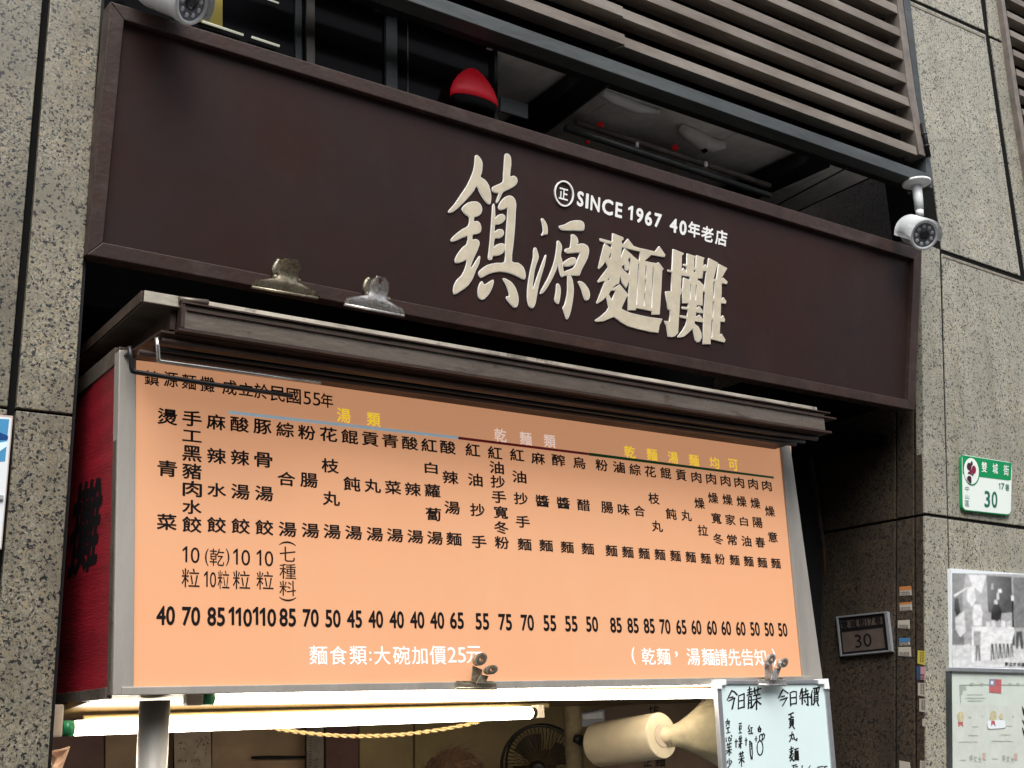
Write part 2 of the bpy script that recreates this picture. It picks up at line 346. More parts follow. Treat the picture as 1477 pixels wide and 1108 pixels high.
class Letters:
    """collects flat glyphs placed on a plane of the place; (u, v) is the centre of the word"""
    def __init__(s, fl, lift, vslope, depth=0.0): s.fl, s.lift, s.vs, s.depth, s.V, s.Fc = fl, lift, vslope, depth, [], []
    def put(s, text, u, v, w, h, bold=0.012, em=False, rot90=False, hs=None):
        """w, h in picture units of the ink box (em=True: of the full character square)"""
        vs_, fs, (x0, y0, x1, y1) = glyph(text, 0.0)
        if not vs_: return
        if em: cx, cy, sx, sy = 0.5*(x0+x1), 0.36, w, h
        else: cx, cy, sx, sy = (x0+x1)/2, (y0+y1)/2, w/(x1-x0), h/(y1-y0)
        if em and len(text) == 1: cx = (x0+x1)/2; cy = (y0+y1)/2
        sh = (957.0-v)/(3300.0-u) if hs is None else hs
        sv = s.vs(u); base = len(s.V); lift = s.lift + 0.00002*(len(s.Fc) % 7)
        if not em: sx = w/(x1-x0+2*max(bold, 0)); sy = h/(y1-y0+2*max(bold, 0))
        # heavier weight: the same print laid a hair to each side of itself
        offs = [(0, 0)] if bold <= 0.001 else ([(-bold, 0), (bold, 0), (0, -bold), (0, bold)] if bold < 0.02 else [(bold*math.cos(math.pi/4*k), bold*math.sin(math.pi/4*k)) for k in range(8)] + [(0, 0)])
        for k, (ox_, oy_) in enumerate(offs):
            base = len(s.V)
            for x, y in vs_:
                a, b = (x+ox_-cx)*sx, -(y+oy_-cy)*sy
                if rot90: a, b = -b, a
                s.V.append(s.fl(u + a + b*sv, v + a*sh + b, lift+0.000004*k))
            s.Fc += [tuple(i+base for i in f) for f in fs]
    def strokes(s, lines, ox, oy, sc, width):
        for L_ in lines:
            P = [Vector((ox+x/sc, oy+y/sc)) for x, y in L_]
            for a, b in zip(P, P[1:]):
                d = (b-a); l = d.length
                if l < 1e-6: continue
                d /= l; n_ = Vector((-d.y, d.x))*width*random.uniform(0.42, 0.58); a2, b2 = a-d*width*0.35, b+d*width*0.35
                s.lift += 0.0000012; base = len(s.V)
                for q in (a2-n_*0.8, a2+n_*0.8, b2+n_, b2-n_): s.V.append(s.fl(q.x, q.y, s.lift))
                s.Fc.append((base, base+1, base+2, base+3))
    def make(s, name, m, parent):
        me = bpy.data.meshes.new(name); me.from_pydata(s.V, [], s.Fc)
        if s.depth:
            bm = bmesh.new(); bm.from_mesh(me)
            bmesh.ops.remove_doubles(bm, verts=bm.verts[:], dist=1e-6)
            r = bmesh.ops.extrude_face_region(bm, geom=bm.faces[:])
            for v in [x for x in r['geom'] if isinstance(x, bmesh.types.BMVert)]: v.co += s.fl.n*s.depth
            bmesh.ops.recalc_face_normals(bm, faces=bm.faces[:]); bm.to_mesh(me); bm.free()
        else:
            # make the print face the street
            for p in me.polygons:
                pass
        return link(name, me, m, parent)
def flatpoly(name, px, fl, lift, m, parent, depth=0.0003):
    return slabp(name, px, fl, depth, m, parent, 0, lift)
def shape(name, outers, holes, fl, lift, depth, m, parent, grow=0.0):
    """raised letter from traced outlines on plane fl; filled 2D curve so counters stay open"""
    o = fl.o; n = fl.n; ex = Vector((1, 0, 0)); ex = (ex - n*ex.dot(n)).normalized(); ey = n.cross(ex)
    cu = bpy.data.curves.new('outline', 'CURVE'); cu.dimensions = '2D'; cu.fill_mode = 'BOTH'; cu.extrude = depth/2; cu.offset = grow
    for pts in outers + holes:
        sp = cu.splines.new('POLY'); sp.points.add(len(pts)-1)
        loc2 = []
        for u, v in pts:
            d = fl(u, v) - o; loc2.append((d.dot(ex), d.dot(ey)))
        area = sum(a[0]*b[1]-b[0]*a[1] for a, b in zip(loc2, loc2[1:]+loc2[:1]))
        want = 1 if pts in outers else -1
        if area*want < 0: loc2.reverse()
        for q, (x, y) in zip(sp.points, loc2): q.co = (x, y, 0, 1)
        sp.use_cyclic_u = True
    ob = bpy.data.objects.new('outline', cu); COL.objects.link(ob)
    me = bpy.data.meshes.new_from_object(ob.evaluated_get(bpy.context.evaluated_depsgraph_get()))
    bpy.data.objects.remove(ob); bpy.data.curves.remove(cu)
    mx = Matrix((ex, ey, n)).transposed().to_4x4(); mx.translation = o + n*(lift + depth/2)
    me.transform(mx); me.name = name; me.materials.clear()
    return link(name, me, m, parent)
def smoothpts(p, k=3):
    out = []; n = len(p)
    for i in range(n):
        a, b, c, d = p[i-1], p[i], p[(i+1) % n], p[(i+2) % n]
        for j in range(k):
            t = j/k
            out.append(tuple(0.5*((2*b[q]) + (-a[q]+c[q])*t + (2*a[q]-5*b[q]+4*c[q]-d[q])*t*t + (-a[q]+3*b[q]-3*c[q]+d[q])*t**3) for q in (0, 1)))
    return out

# ================================================================== SETTING
bm = bmesh.new()
vs4 = [bm.verts.new(p) for p in ((-60, -60, 0), (60, -60, 0), (60, 20, 0), (-60, 20, 0))]; bm.faces.new(vs4)
setm(bmobj('pavement', bm, M_GROUND), kind='structure')

bm = bmesh.new()
box(bm, -30, 34, -9.0, -8.0, 0, 8.5)  # unseen building added to block low sky and darken reflections
for i in range(20):
    for j in range(2): box(bm, -29+3.1*i, -27.2+3.1*i, -7.998, -7.9, 1.2+3.2*j, 2.9+3.2*j)
oh = bmobj('sky_block_building', bm, M_OPP); setm(oh, 'unseen plain grey building added across the street to block low sky', 'building')
# ---- left granite pillar ------------------------------------------------------
lp = thing('granite_pillar', (0.4, PIL, 0), 'speckled beige granite pillar left of the brown signboard and the red box side', 'pillar')
def edgeL(v):                                  # left pillar's corner in the picture
    pts = [(-300, 181), (0, 155), (400, 121), (600, 102), (1108, 59), (1600, 18)]
    for (a, x), (b, y_) in zip(pts, pts[1:]):
        if v <= b: return x + (y_-x)*(v-a)/(b-a)
    return pts[-1][1]
def grooveL(v): return 68 - 0.088*v
cornerX = 0.5*(hy(155, 0, PIL).x + hy(59, 1108, PIL).x)
zj = hy(60, 594, PIL).z
for (z0, z1) in ((0.0, zj-0.003), (zj+0.003, 4.6)):
    xg = hy(45, 260, PIL).x
    for xa, xb in ((-6.0, xg-0.008), (xg+0.008, cornerX)):
        bm = bmesh.new(); box(bm, xa, xb, PIL, PIL+0.03, z0, z1)
        bmobj('stone_slab', bm, M_GRAN, lp, bevel=0.002)
bm = bmesh.new(); box(bm, -6.0, cornerX-0.004, PIL+0.013, PIL+0.75, 0, 4.6); bmobj('core', bm, M_JOINT, lp)
# dark strip added for the black shadow in the gap between pillar and sign
bm = bmesh.new(); box(bm, cornerX+0.001, cornerX+0.007, PIL+0.006, PIL+0.05, 1.0, 4.6); bmobj('shadow_gap_strip', bm, M_BLACKM, lp)

# ---- right granite pillar -------------------------------------------------------
rp = thing('granite_pillar', (3.6, PIL, 0), 'speckled granite pillar on the right carrying the green address plaque and posters', 'pillar')
def q(name, px, dy=0.0, m=M_GRANR, dep=0.03, par=rp, bev=0.002):
    return slab(name, px, PIL+dy, dep, m, par, bev)
low = hy(1336, 1108, PIL)
# wide upper stone
q('stone_slab', [(1282, -190), (1384, -190), (1415, -2), (1421.5, 46), (1313, -2), (1306, -40)][:0] or [(1270, -215), (1385, -215), (1420.5, 44), (1290, -14)])
q('stone_slab', [(1290, -9), (1421.5, 50), (1434, 140), (1472, 398), (1358.5, 359.5), (1345, 250)])
q('stone_slab', [(1345, 355), (1357.5, 359), (1370.5, 817), (1374, 1108), (1384, 1500), (1344, 1500), (1336, 1108), (1333, 745), (1332, 560), (1330.5, 350)][:0] or [(1328, 349), (1355.5, 360), (1366.5, 744), (1334, 739.5)])
q('stone_slab', [(1334, 744), (1366.7, 748.5), (1373, 1108), (1380, 1500), (1344, 1500), (1336.5, 1108)])
q('stone_slab', [(1359, 366), (1473, 405), (1530, 423), (1530, 766), (1369, 744.5)])
q('stone_slab', [(1369.2, 749), (1530, 771.5), (1590, 1500), (1383, 1500), (1375.5, 1108)])
# right of the wide vertical joint
q('stone_slab', [(1392, -215), (1424, -215), (1447, 60), (1427.5, 51), (1422.5, 0)])
q('stone_slab', [(1428.5, 55.5), (1449, 64), (1467, 140), (1520, 400), (1520, 414), (1480, 400), (1441, 140)])
bm = bmesh.new()
prism(bm, [hy(u, v, PIL+0.0045) for u, v in ((1262, -220), (1423, -220), (1467, 140), (1525, 400), (1600, 800), (1600, 1500), (1346, 1500), (1337, 1108), (1333, 560), (1331, 352), (1310, 200))], fb(0.12))
bmobj('core', bm, M_JOINT, rp)
xw = max(hy(1590, 1500, PIL).x, hy(1530, 766, PIL).x)+0.012
for z0, z1 in ((0.0, 1.49), (1.5, 2.99)):
    bm = bmesh.new(); box(bm, 4.12, 9.0, PIL+0.006, PIL+0.04, z0, z1); bmobj('stone_slab', bm, M_GRANR, rp, bevel=0.002)
bm = bmesh.new(); box(bm, 4.35, 9.0, PIL+0.12, PIL+0.2, 0, 5.2); bmobj('core', bm, M_JOINT, rp)
# mortar ledge under the long joints
q('mortar_bead', [(1292, -6), (1421, 52), (1421.3, 55.5), (1292, -2.5)], -0.002, M_MORTAR, 0.01, rp, 0.001)
q('mortar_bead', [(1360, 367), (1474, 405.5), (1474, 409), (1360, 370.5)], -0.002, M_MORTAR, 0.01, rp, 0.001)
# side of the pillar (faces the doorway)
def jm(u, v, lift=0.0): return F_JAMB(u, v, lift)
jt = (F_JAMB.o - hy(1332, 560, PIL)).normalized()
def jpt(y, z):                                  # point on the side face
    p = F_JAMB.o.copy(); n = F_JAMB.n
    x = p.x - (n.y*(y-p.y) + n.z*(z-p.z))/n.x
    return Vector((x, y, z))
zh = F_PIL(1332, 742).z
ys = [PIL+0.002, jm(1319.5, 830).y, jm(1292, 900).y, 3.35]
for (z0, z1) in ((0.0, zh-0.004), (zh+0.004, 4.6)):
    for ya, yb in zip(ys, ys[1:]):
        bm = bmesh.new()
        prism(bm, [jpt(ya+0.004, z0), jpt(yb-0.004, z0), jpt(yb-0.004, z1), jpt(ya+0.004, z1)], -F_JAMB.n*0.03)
        bmobj('side_slab', bm, M_GRAN_SHADE, rp, bevel=0.0015)
bm = bmesh.new(); prism(bm, [jpt(PIL+0.03, 0)-F_JAMB.n*0.014, jpt(3.35, 0)-F_JAMB.n*0.014, jpt(3.35, 4.6)-F_JAMB.n*0.014, jpt(PIL+0.03, 4.6)-F_JAMB.n*0.014], -F_JAMB.n*0.06)
bmobj('side_core', bm, M_JOINT, rp)

# ================================================================== SIGNBOARD
sg = thing('shop_signboard', F_SIGN(720, 470), 'long dark brown signboard with big golden noodle shop characters', 'signboard')
TL, TR, BR, BL = (159, 2), (1330, 360), (1320, 592), (124.6, 367)
iTL, iTR, iBR, iBL = (179.4, 28.5), (1318.5, 374), (1310, 577), (148.7, 349.5)
slabp('panel', [iTL, iTR, iBR, iBL], Flat(F_SIGN.o, F_SIGN.n), 0.02, M_SIGN, sg, 0, -0.016)
def frame_bar(name, a, b, c, d, mat_=M_SIGNF, lift=0.0, dep=0.05, bev=0.002, par=None):
    return slabp(name, [a, b, c, d], F_SIGN, dep, mat_, par or sg, bev, lift)
frame_bar('frame_bar', TL, TR, iTR, iTL); frame_bar('frame_bar', BL, iBL, iBR, BR)
frame_bar('frame_bar', TL, iTL, iBL, BL, lift=-0.0005); frame_bar('frame_bar', TR, BR, iBR, iTR, lift=-0.0005)
slabp('back_box', [(161, 6), (1328, 363), (1318, 588), (127, 364)], F_SIGN, 0.06, M_SIGNF, sg, 0, -0.045)
svs = lambda u: -0.0899 + (u-141)*3.95e-5
# traced calligraphy of the shop name
Z = lambda pts, ox, oy, s: [zoomed(p, ox, oy, s) for p in pts]
zhen = [
 [(205,70),(222,75),(240,100),(246,130),(240,180),(232,208),(262,228),(288,265),(302,330),(298,378),(285,380),(262,355),(235,310),(210,262),(190,295),(150,345),(105,390),(60,430),(35,438),(30,430),(70,385),(110,325),(150,265),(185,190),(200,130)],
 [(120,408),(155,378),(200,370),(230,383),(243,415),(235,445),(215,462),(192,470),(190,500),(215,498),(232,515),(238,545),(228,570),(200,578),(182,585),(180,620),(205,615),(225,630),(222,660),(205,700),(185,745),(168,790),(178,802),(200,770),(230,725),(224,770),(202,815),(182,868),(150,915),(110,945),(72,968),(62,960),(65,920),(85,880),(115,850),(140,800),(148,745),(110,760),(78,765),(72,748),(90,710),(125,665),(150,645),(155,590),(120,600),(75,620),(50,627),(48,612),(80,580),(120,550),(160,525),(165,470),(140,450),(122,430)],
 [(400,60),(415,60),(430,80),(432,130),(425,205),(450,203),(470,215),(472,240),(455,265),(420,285),(380,305),(360,345),(345,372),(340,370),(350,340),(356,312),(330,308),(315,295),(318,275),(345,262),(385,240),(388,190),(393,120),(396,80)],
 [(355,405),(370,370),(400,340),(430,332),(455,350),(465,385),(462,430),(455,560),(445,660),(437,760),(480,770),(515,800),(527,850),(518,872),(490,860),(450,840),(400,825),(350,822),(300,832),(265,850),(244,860),(230,852),(226,834),(238,816),(280,785),(340,770),(398,762),(400,660),(408,540),(415,412),(390,415),(365,420)],
 [(318,392),(326,400),(330,480),(350,460),(375,452),(393,462),(392,485),(375,505),(350,515),(328,520),(325,570),(350,552),(375,552),(385,568),(378,590),(355,605),(325,608),(320,670),(345,650),(375,643),(395,655),(393,680),(375,705),(345,718),(315,720),(308,742),(295,745),(288,735),(293,700),(302,610),(310,500)],
 [(245,890),(258,912),(285,900),(318,880),(312,920),(290,965),(260,1000),(238,1003),(225,985),(222,945),(230,912)],
 [(385,870),(410,880),(440,900),(465,940),(478,985),(480,1020),(470,1052),(452,1052),(430,1030),(410,1005),(408,988),(425,990),(422,955),(405,910)]]
yuan = [
 [(213,42),(235,60),(258,105),(265,150),(262,192),(240,195),(215,208),(213,200),(228,175),(225,120),(215,75)],
 [(388,118),(440,105),(500,72),(560,62),(605,68),(628,90),(632,125),(620,157),(560,157),(480,155),(420,152),(400,140)],
 [(140,335),(155,345),(172,400),(174,435),(155,490),(135,560),(122,650),(116,735),(130,737),(150,680),(185,580),(225,470),(248,412),(250,420),(235,500),(205,600),(175,710),(155,820),(145,880),(125,925),(105,928),(85,905),(72,850),(72,760),(85,650),(110,520),(130,430),(132,370)],
 [(370,268),(385,275),(405,310),(406,350),(395,410),(410,460),(420,530),(428,575),(470,560),(530,535),(560,480),(585,420),(597,380),(540,378),(470,383),(445,365),(455,345),(495,335),(505,290),(510,230),(510,205),(530,205),(555,225),(568,255),(568,285),(550,308),(600,295),(640,300),(670,325),(678,365),(665,430),(630,500),(600,560),(582,605),(540,605),(497,607),(502,625),(515,660),(525,740),(520,820),(505,920),(485,1000),(468,1038),(455,1030),(440,980),(425,930),(440,910),(460,840),(472,760),(472,680),(470,609),(430,610),(415,620),(400,600),(385,540),(378,480),(355,540),(320,620),(270,710),(230,770),(205,788),(200,780),(225,730),(270,650),(310,560),(345,450),(362,350)],
 [(425,490),(450,465),(490,440),(520,432),(545,440),(550,465),(535,490),(500,508),(460,515),(440,510)],
 [(370,692),(388,715),(395,760),(390,820),(378,885),(365,885),(348,865),(345,840),(358,770),(362,710)],
 [(580,670),(610,675),(645,705),(675,750),(687,795),(683,830),(665,852),(645,848),(630,810),(610,745),(590,700)]]
mian_o = [[(228,50),(330,92),(332,110),(312,125),(318,155),(340,155),(378,105),(420,160),(432,178),(500,200),(560,212),(650,235),(692,180),(750,265),(740,285),(612,262),(540,328),(600,340),(665,352),(683,340),(732,405),(718,420),(710,600),(700,750),(692,860),(618,858),(620,825),(540,808),(458,792),(455,815),(380,815),(385,700),(392,600),(395,510),(360,592),(325,545),(298,455),(293,500),(288,550),(265,558),(225,588),(228,600),(255,590),(298,562),(382,665),(378,685),(365,680),(310,800),(340,820),(400,845),(500,870),(600,890),(720,905),(705,945),(695,960),(680,1040),(600,1030),(470,1000),(380,975),(310,935),(240,880),(215,890),(130,925),(60,930),(55,915),(110,880),(165,830),(190,790),(170,710),(162,680),(120,720),(70,750),(68,740),(105,650),(140,560),(150,520),(115,530),(85,540),(80,525),(130,460),(185,385),(165,350),(158,320),(120,375),(90,405),(82,395),(110,290),(138,180),(148,150),(215,205),(220,155),(160,145),(105,125),(102,102),(225,135)]]
mian_h = [[(317,186),(505,230),(495,322),(480,322),(425,275),(410,258),(345,203),(308,305),(307,250)],
 [(408,288),(385,300),(378,318),(392,345),(395,385),(380,415),(362,418),(350,400),(346,352),(312,385),(340,425),(393,465),(402,400)],
 [(215,235),(212,300),(195,305),(185,290),(200,250)], [(200,480),(200,520),(170,515)], [(205,620),(258,618),(220,720),(185,660)],
 [(478,350),(492,350),(470,765),(458,760)], [(553,368),(568,368),(566,480),(548,485)], [(545,510),(560,510),(555,620),(540,625)],
 [(540,655),(554,650),(545,778),(533,775)], [(625,385),(640,385),(620,795),(607,792)]]
tan1 = [[(143,72),(250,115),(230,138),(220,480),(240,485),(235,505),(212,545),(205,700),(190,930),(160,965),(130,975),(88,970),(85,920),(75,860),(55,812),(80,815),(105,820),(110,770),(112,690),(100,698),(92,690),(65,508),(125,505),(130,310),(90,300),(90,285),(132,293)]]
tan2 = [[(225,305),(248,265),(280,318),(282,252),(250,240),(252,225),(285,230),(288,118),(368,145),(358,160),(355,258),(378,262),(384,135),(462,162),(452,180),(448,260),(478,228),(498,285),(485,300),(448,290),(440,370),(395,370),(392,405),(410,398),(460,450),(445,520),(442,650),(385,645),(382,690),(412,660),(450,715),(445,730),(375,720),(372,775),(415,748),(452,800),(445,822),(362,812),(360,840),(400,870),(430,930),(435,980),(415,1020),(390,1028),(372,1010),(358,950),(345,880),(300,930),(250,970),(195,980),(190,970),(240,910),(275,850),(285,790),(220,772),(218,755),(290,765),(296,695),(238,685),(238,665),(298,672),(302,625),(240,625),(240,560),(250,365),(320,395),(315,352),(225,340)]]
tan2h = [[(350,285),(375,285),(372,312),(350,310)],[(315,430),(328,430),(322,590),(308,588)],[(372,440),(386,440),(378,600),(364,598)]]
tan3 = [[(510,165),(600,212),(555,378),(590,385),(612,225),(695,268),(635,375),(625,392),(660,368),(700,408),(692,430),(640,420),(636,595),(660,570),(688,610),(680,632),(632,625),(628,785),(655,755),(675,798),(668,820),(625,815),(618,965),(640,945),(678,1005),(668,1030),(525,995),(525,1048),(450,1048),(455,900),(462,700),(472,525),(455,500),(470,440),(490,280),(505,200)]]
tan3h = [[(555,402),(572,402),(565,580),(548,580)],[(548,608),(562,605),(555,770),(540,770)],[(535,795),(550,795),(545,980),(528,980)]]
SF = Flat(F_SIGN.o - F_SIGN.n*0.016, F_SIGN.n)
def rimmed(name, outs, holes, lift, depth, par, r=0.9):
    """white backing plate: the traced outline spread a little to every side, joined into one mesh"""
    bm = bmesh.new()
    for k in range(10):
        a = 2*math.pi*k/10; mv = lambda P: [(x+r*math.cos(a), y+r*math.sin(a)) for x, y in P]
        o = shape('plate', [mv(p) for p in outs], [mv(p) for p in holes], SF, lift+0.000012*k, depth, M_LWHITE, None)
        o.data.transform(Matrix.Translation(o.location)); bm.from_mesh(o.data); m_ = o.data
        bpy.data.objects.remove(o); bpy.data.meshes.remove(m_)
    me = bpy.data.meshes.new(name); bm.to_mesh(me); bm.free()
    return link(name, me, M_LWHITE, par)
def title(name, outs, holes=[]):
    o = rimmed(name, outs, holes, 0.0005, 0.0024, sg, 0.5 if holes else 0.85)
    shape('gilt_face', outs, holes, SF, 0.0032, 0.0006, M_GOLD, o, 0.0)
    return o
title('raised_character', [smoothpts(p, 2) for p in Z(zhen, 640, 210, 4.521)])
title('raised_character', [smoothpts(p, 2) for p in Z(yuan, 750, 310, 6.925)])
title('raised_character', Z(mian_o, 850, 330, 6.927), Z(mian_h, 850, 330, 6.927))
t3 = title('raised_character', Z(tan2, 950, 350, 7.145), Z(tan2h, 950, 350, 7.145))
def extra(outs, holes=[], k=0):
    rimmed('raised_stroke', outs, holes, 0.0006, 0.0024, t3, 0.5)
    shape('gilt_face', outs, holes, SF, 0.0034+0.0001*k, 0.0008, M_GOLD, t3, 0.0)
extra(Z(tan1, 950, 350, 7.145), [], 1); extra(Z(tan3, 950, 350, 7.145), Z(tan3h, 950, 350, 7.145), 2)
# small white line: ring mark + SINCE 1967 40 ...
cap = Letters(SF, 0.0012, svs, 0.0)
for ch, u, v, w_, h_, b_ in (('S', 837.2, 287, 9.5, 22, .035), ('I', 846.9, 290, 4.2, 21.5, .03), ('N', 858.6, 294, 13.5, 21.5, .03), ('C', 876.4, 298.8, 16.0, 22.5, .035), ('E', 892.6, 303.2, 10.0, 21.5, .03),
    ('1', 909.4, 306.8, 7.0, 20.5, .02), ('9', 922.7, 311, 10.5, 21.5, .035), ('6', 935.5, 315, 10.5, 21.5, .035), ('7', 949.0, 318.3, 10.5, 20.5, .035), ('4', 971.6, 325.2, 11, 20.5, .035), ('0', 985.2, 328.8, 10.5, 21, .035),
    ('年', 1001.2, 331.4, 17.5, 22, .03), ('老', 1020.3, 337.6, 17.5, 22, .028), ('店', 1040.3, 343.0, 17, 22.5, .028)):
    cap.put(ch, u, v, w_, h_, b_)
cap.put('正', 812.9, 280.0, 13.0, 16.5, 0.02)
cap.make('white_caption', M_LWHITE, sg)
ring_o = [(812.6+13.9*math.cos(a)+(18.6*math.sin(a))*svs(812), 279.8+18.6*math.sin(a)+13.9*math.cos(a)*0.25) for a in [2*math.pi*k/36 for k in range(36)]]
ring_i = [(812.6+12.2*math.cos(a)+(16.4*math.sin(a))*svs(812), 279.8+16.4*math.sin(a)+12.2*math.cos(a)*0.25) for a in [2*math.pi*k/36 for k in range(36)]]
shape('caption_ring', [ring_o], [ring_i], SF, 0.0005, 0.004, M_LWHITE, sg)

# ---- bulldog clips on the sign's lower edge
def sheet(name, rows, outs, bulge, m, par, hole=None, cols=13):
    bm = bmesh.new(); G = []
    # finer rows between the traced ones
    R_ = []
    for k in range(len(rows)-1):
        for t in (0, 0.5):
            R_.append(tuple(rows[k][q]+(rows[k+1][q]-rows[k][q])*t for q in range(4)) + (outs[k]+(outs[k+1]-outs[k])*t, bulge[k]+(bulge[k+1]-bulge[k])*t))
    R_.append(tuple(rows[-1])+(outs[-1], bulge[-1]))
    for (lx, ly, rx, ry, o_, b_) in R_:
        row = []
        for c in range(cols):
            t = c/(cols-1); u, v = lx+(rx-lx)*t, ly+(ry-ly)*t
            row.append(bm.verts.new(F_SIGN(u, v, o_+b_*(1-(2*t-1)**2))))
        G.append(row)
    for a, b in zip(G, G[1:]):
        for c in range(cols-1):
            cen = (a[c].co+a[c+1].co+b[c].co+b[c+1].co)/4
            if hole is not None and (cen-hole).length < 0.006: continue
            bm.faces.new((a[c], a[c+1], b[c+1], b[c])).smooth = True
    bmesh.ops.solidify(bm, geom=bm.faces[:], thickness=0.0014)
    return bmobj(name, bm, m, par)
def sign_clip(rows, rear, m, label, hole=None, ox=340, oy=340, s=3.957):
    Zr = lambda L_: [(ox+a/s, oy+b/s, ox+c/s, oy+d/s) for a, b, c, d in L_]
    rows, rear = Zr(rows), Zr(rear)
    c = thing('bulldog_clip', F_SIGN(rows[0][0], rows[0][1], 0.01), label, 'clip', 'clips gripping the lower edge of the signboard')
    h = F_SIGN(ox+hole[0]/s, oy+hole[1]/s, 0.03) if hole else None
    sheet('front_jaw', rows, [.019, .0205, .0215, .021, .0185, .016, .0165, .021, .026, .031], [.0006, .001, .0015, .002, .003, .0035, .0035, .003, .0025, .002], m, c, h)
    sheet('rear_handle', rear, [.006, .005, .004, .003, .002], [.004]*5, M_CLIPB, c)
    a, b = rows[0][:2], rows[0][2:]
    tube('jaw_edge', [F_SIGN(a[0], a[1]+0.5, 0.018), F_SIGN(b[0], b[1]+0.5, 0.018)], 0.0034, m, c, 10)
    bm = bmesh.new(); prism(bm, [F_SIGN(a[0]+1, a[1]-3, 0.002), F_SIGN(b[0]-1, b[1]-3, 0.002), F_SIGN(b[0], b[1], 0.002), F_SIGN(a[0], a[1], 0.002)], F_SIGN.n*0.016); bmobj('jaw_side', bm, M_RUST_SHADE, c)
    l4, r4 = rows[4][:2], rows[4][2:]
    tube('spring_coil', [F_SIGN(l4[0]-2, l4[1]-1, 0.011), F_SIGN(r4[0]+2, r4[1]-1, 0.011)], 0.006, M_CLIPB, c, 10)
    return c
sign_clip([(92,291,468,355),(97,268,470,335),(118,250,450,311),(170,244,405,288),(222,240,358,265),(240,222,357,243),(246,195,361,220),(250,168,373,192),(258,146,373,166),(282,129,350,136)],
          [(210,226,252,229),(205,186,250,190),(214,162,254,166),(230,140,262,150),(234,126,284,130)], M_CLIPB, 'tarnished brassy bulldog clip on the lower edge of the brown signboard')
sign_clip([(620,391,960,456),(622,373,962,439),(634,353,952,416),(690,344,912,393),(748,338,868,370),(760,310,866,345),(766,285,874,308),(772,265,875,274),(786,246,863,252),(806,231,850,237)],
          [(735,330,760,334),(722,300,764,306),(728,268,768,276),(740,246,778,256),(756,233,792,240)], M_CLIPS, 'shiny silver rust spotted bulldog clip on the lower edge of the brown signboard', (828, 258))

# ================================================================== MENU LIGHTBOX
mb = thing('menu_lightbox', F_BOARD(660, 985), 'orange menu lightbox with price columns in a steel frame under the awning hood', 'menu board')
LX0, LX1 = hy(165, 1000, BOARD).x, hy(1185, 978, BOARD).x
slab('front_panel', [(197, 505), (1140, 628), (1158, 978), (192, 994)], BOARD, 0.006, M_ORANGE, mb)
fp = mb.children[0]
slab('corner_post', [(172, 505), (197, 505), (193, 1003), (163, 1003)], BOARD-0.006, 0.03, M_STEEL, mb, 0.002)
slab('corner_post', [(1140, 632), (1136.0, 628), (1141, 628), (1152, 640), (1187, 980), (1159, 980)][:0] or [(1122, 600), (1134, 600), (1187, 981), (1159, 981)], BOARD-0.006, 0.03, M_STEEL, mb, 0.002)
slab('bottom_trim', [(176, 991), (1040, 977.5), (1170, 975), (1170, 984.5), (1040, 987.5), (176, 1003)], BOARD-0.010, 0.02, M_STEEL, mb, 0.0015)
slab('top_trim', [(172, 500), (1140, 618), (1140, 628), (172, 516)], BOARD-0.004, 0.03, M_STEELD, mb, 0.001)
# side panel in red, running back into the recess
pA, pB = hy(172, 512, BOARD), hy(160, 1003, BOARD)
def back(p, d): return Vector((p.x, p.y+d, p.z))
bm = bmesh.new(); prism(bm, [back(pA, 0.026), back(pB, 0.026), back(pB, 0.62), back(pA, 0.62)], Vector((0.006, 0, 0)))
side = bmobj('side_panel', bm, M_RED, mb)
bm = bmesh.new(); prism(bm, [back(pA, 0.0)+Vector((-.001, 0, 0)), back(pB, 0.0)+Vector((-.001, 0, 0)), back(pB, 0.024)+Vector((-.001, 0, 0)), back(pA, 0.024)+Vector((-.001, 0, 0))], Vector((0.02, 0, 0))); bmobj('corner_post', bm, M_STEELD, mb, bevel=0.002)
bm = bmesh.new(); prism(bm, [pB+Vector((-.004, 0.02, 0.014)), pB+Vector((-.004, 0.02, -0.006)), pB+Vector((-.004, 0.64, -0.006)), pB+Vector((-.004, 0.64, 0.014))], Vector((0.012, 0, 0))); bmobj('side_trim', bm, M_STEELD, mb, bevel=0.001)
bm = bmesh.new(); prism(bm, [pA+Vector((-.003, 0.02, 0.02)), pA+Vector((-.003, 0.02, -0.015)), pA+Vector((-.003, 0.64, -0.015)), pA+Vector((-.003, 0.64, 0.02))], Vector((0.012, 0, 0))); bmobj('side_trim', bm, M_STEELD, mb, bevel=0.001)
F_SIDE = Flat(back(pB, 0.3), (-1, 0, ((pA.x-pB.x)/(pA.z-pB.z))))
sd_l = Letters(F_SIDE, 0.0006, lambda u: -0.10)
sd_l.put('攤', 123.5, 760, 43, 136, 0.024, hs=-0.33); sd_l.put('麵', 76, 778, 40, 130, 0.024, hs=-0.33)
sd_l.make('side_lettering', M_INK, side)
# right side, top, back
bm = bmesh.new(); prism(bm, [Vector((LX1-0.006, BOARD+0.026, pB.z)), Vector((LX1-0.006, BOARD+0.62, pB.z)), Vector((LX1-0.03, BOARD+0.62, pA.z)), Vector((LX1-0.03, BOARD+0.026, pA.z))], Vector((0.006, 0, 0))); bmobj('side_panel', bm, M_STEELD, mb)
bm = bmesh.new(); box(bm, LX0+0.01, LX1-0.04, BOARD+0.03, BOARD+0.62, pA.z-0.02, pA.z+0.0); bmobj('top_panel', bm, M_STEELD, mb)
bm = bmesh.new(); box(bm, LX0+0.01, LX1-0.02, BOARD+0.60, BOARD+0.62, 1.86, pA.z-0.021); bmobj('back_panel', bm, M_STEELD, mb)
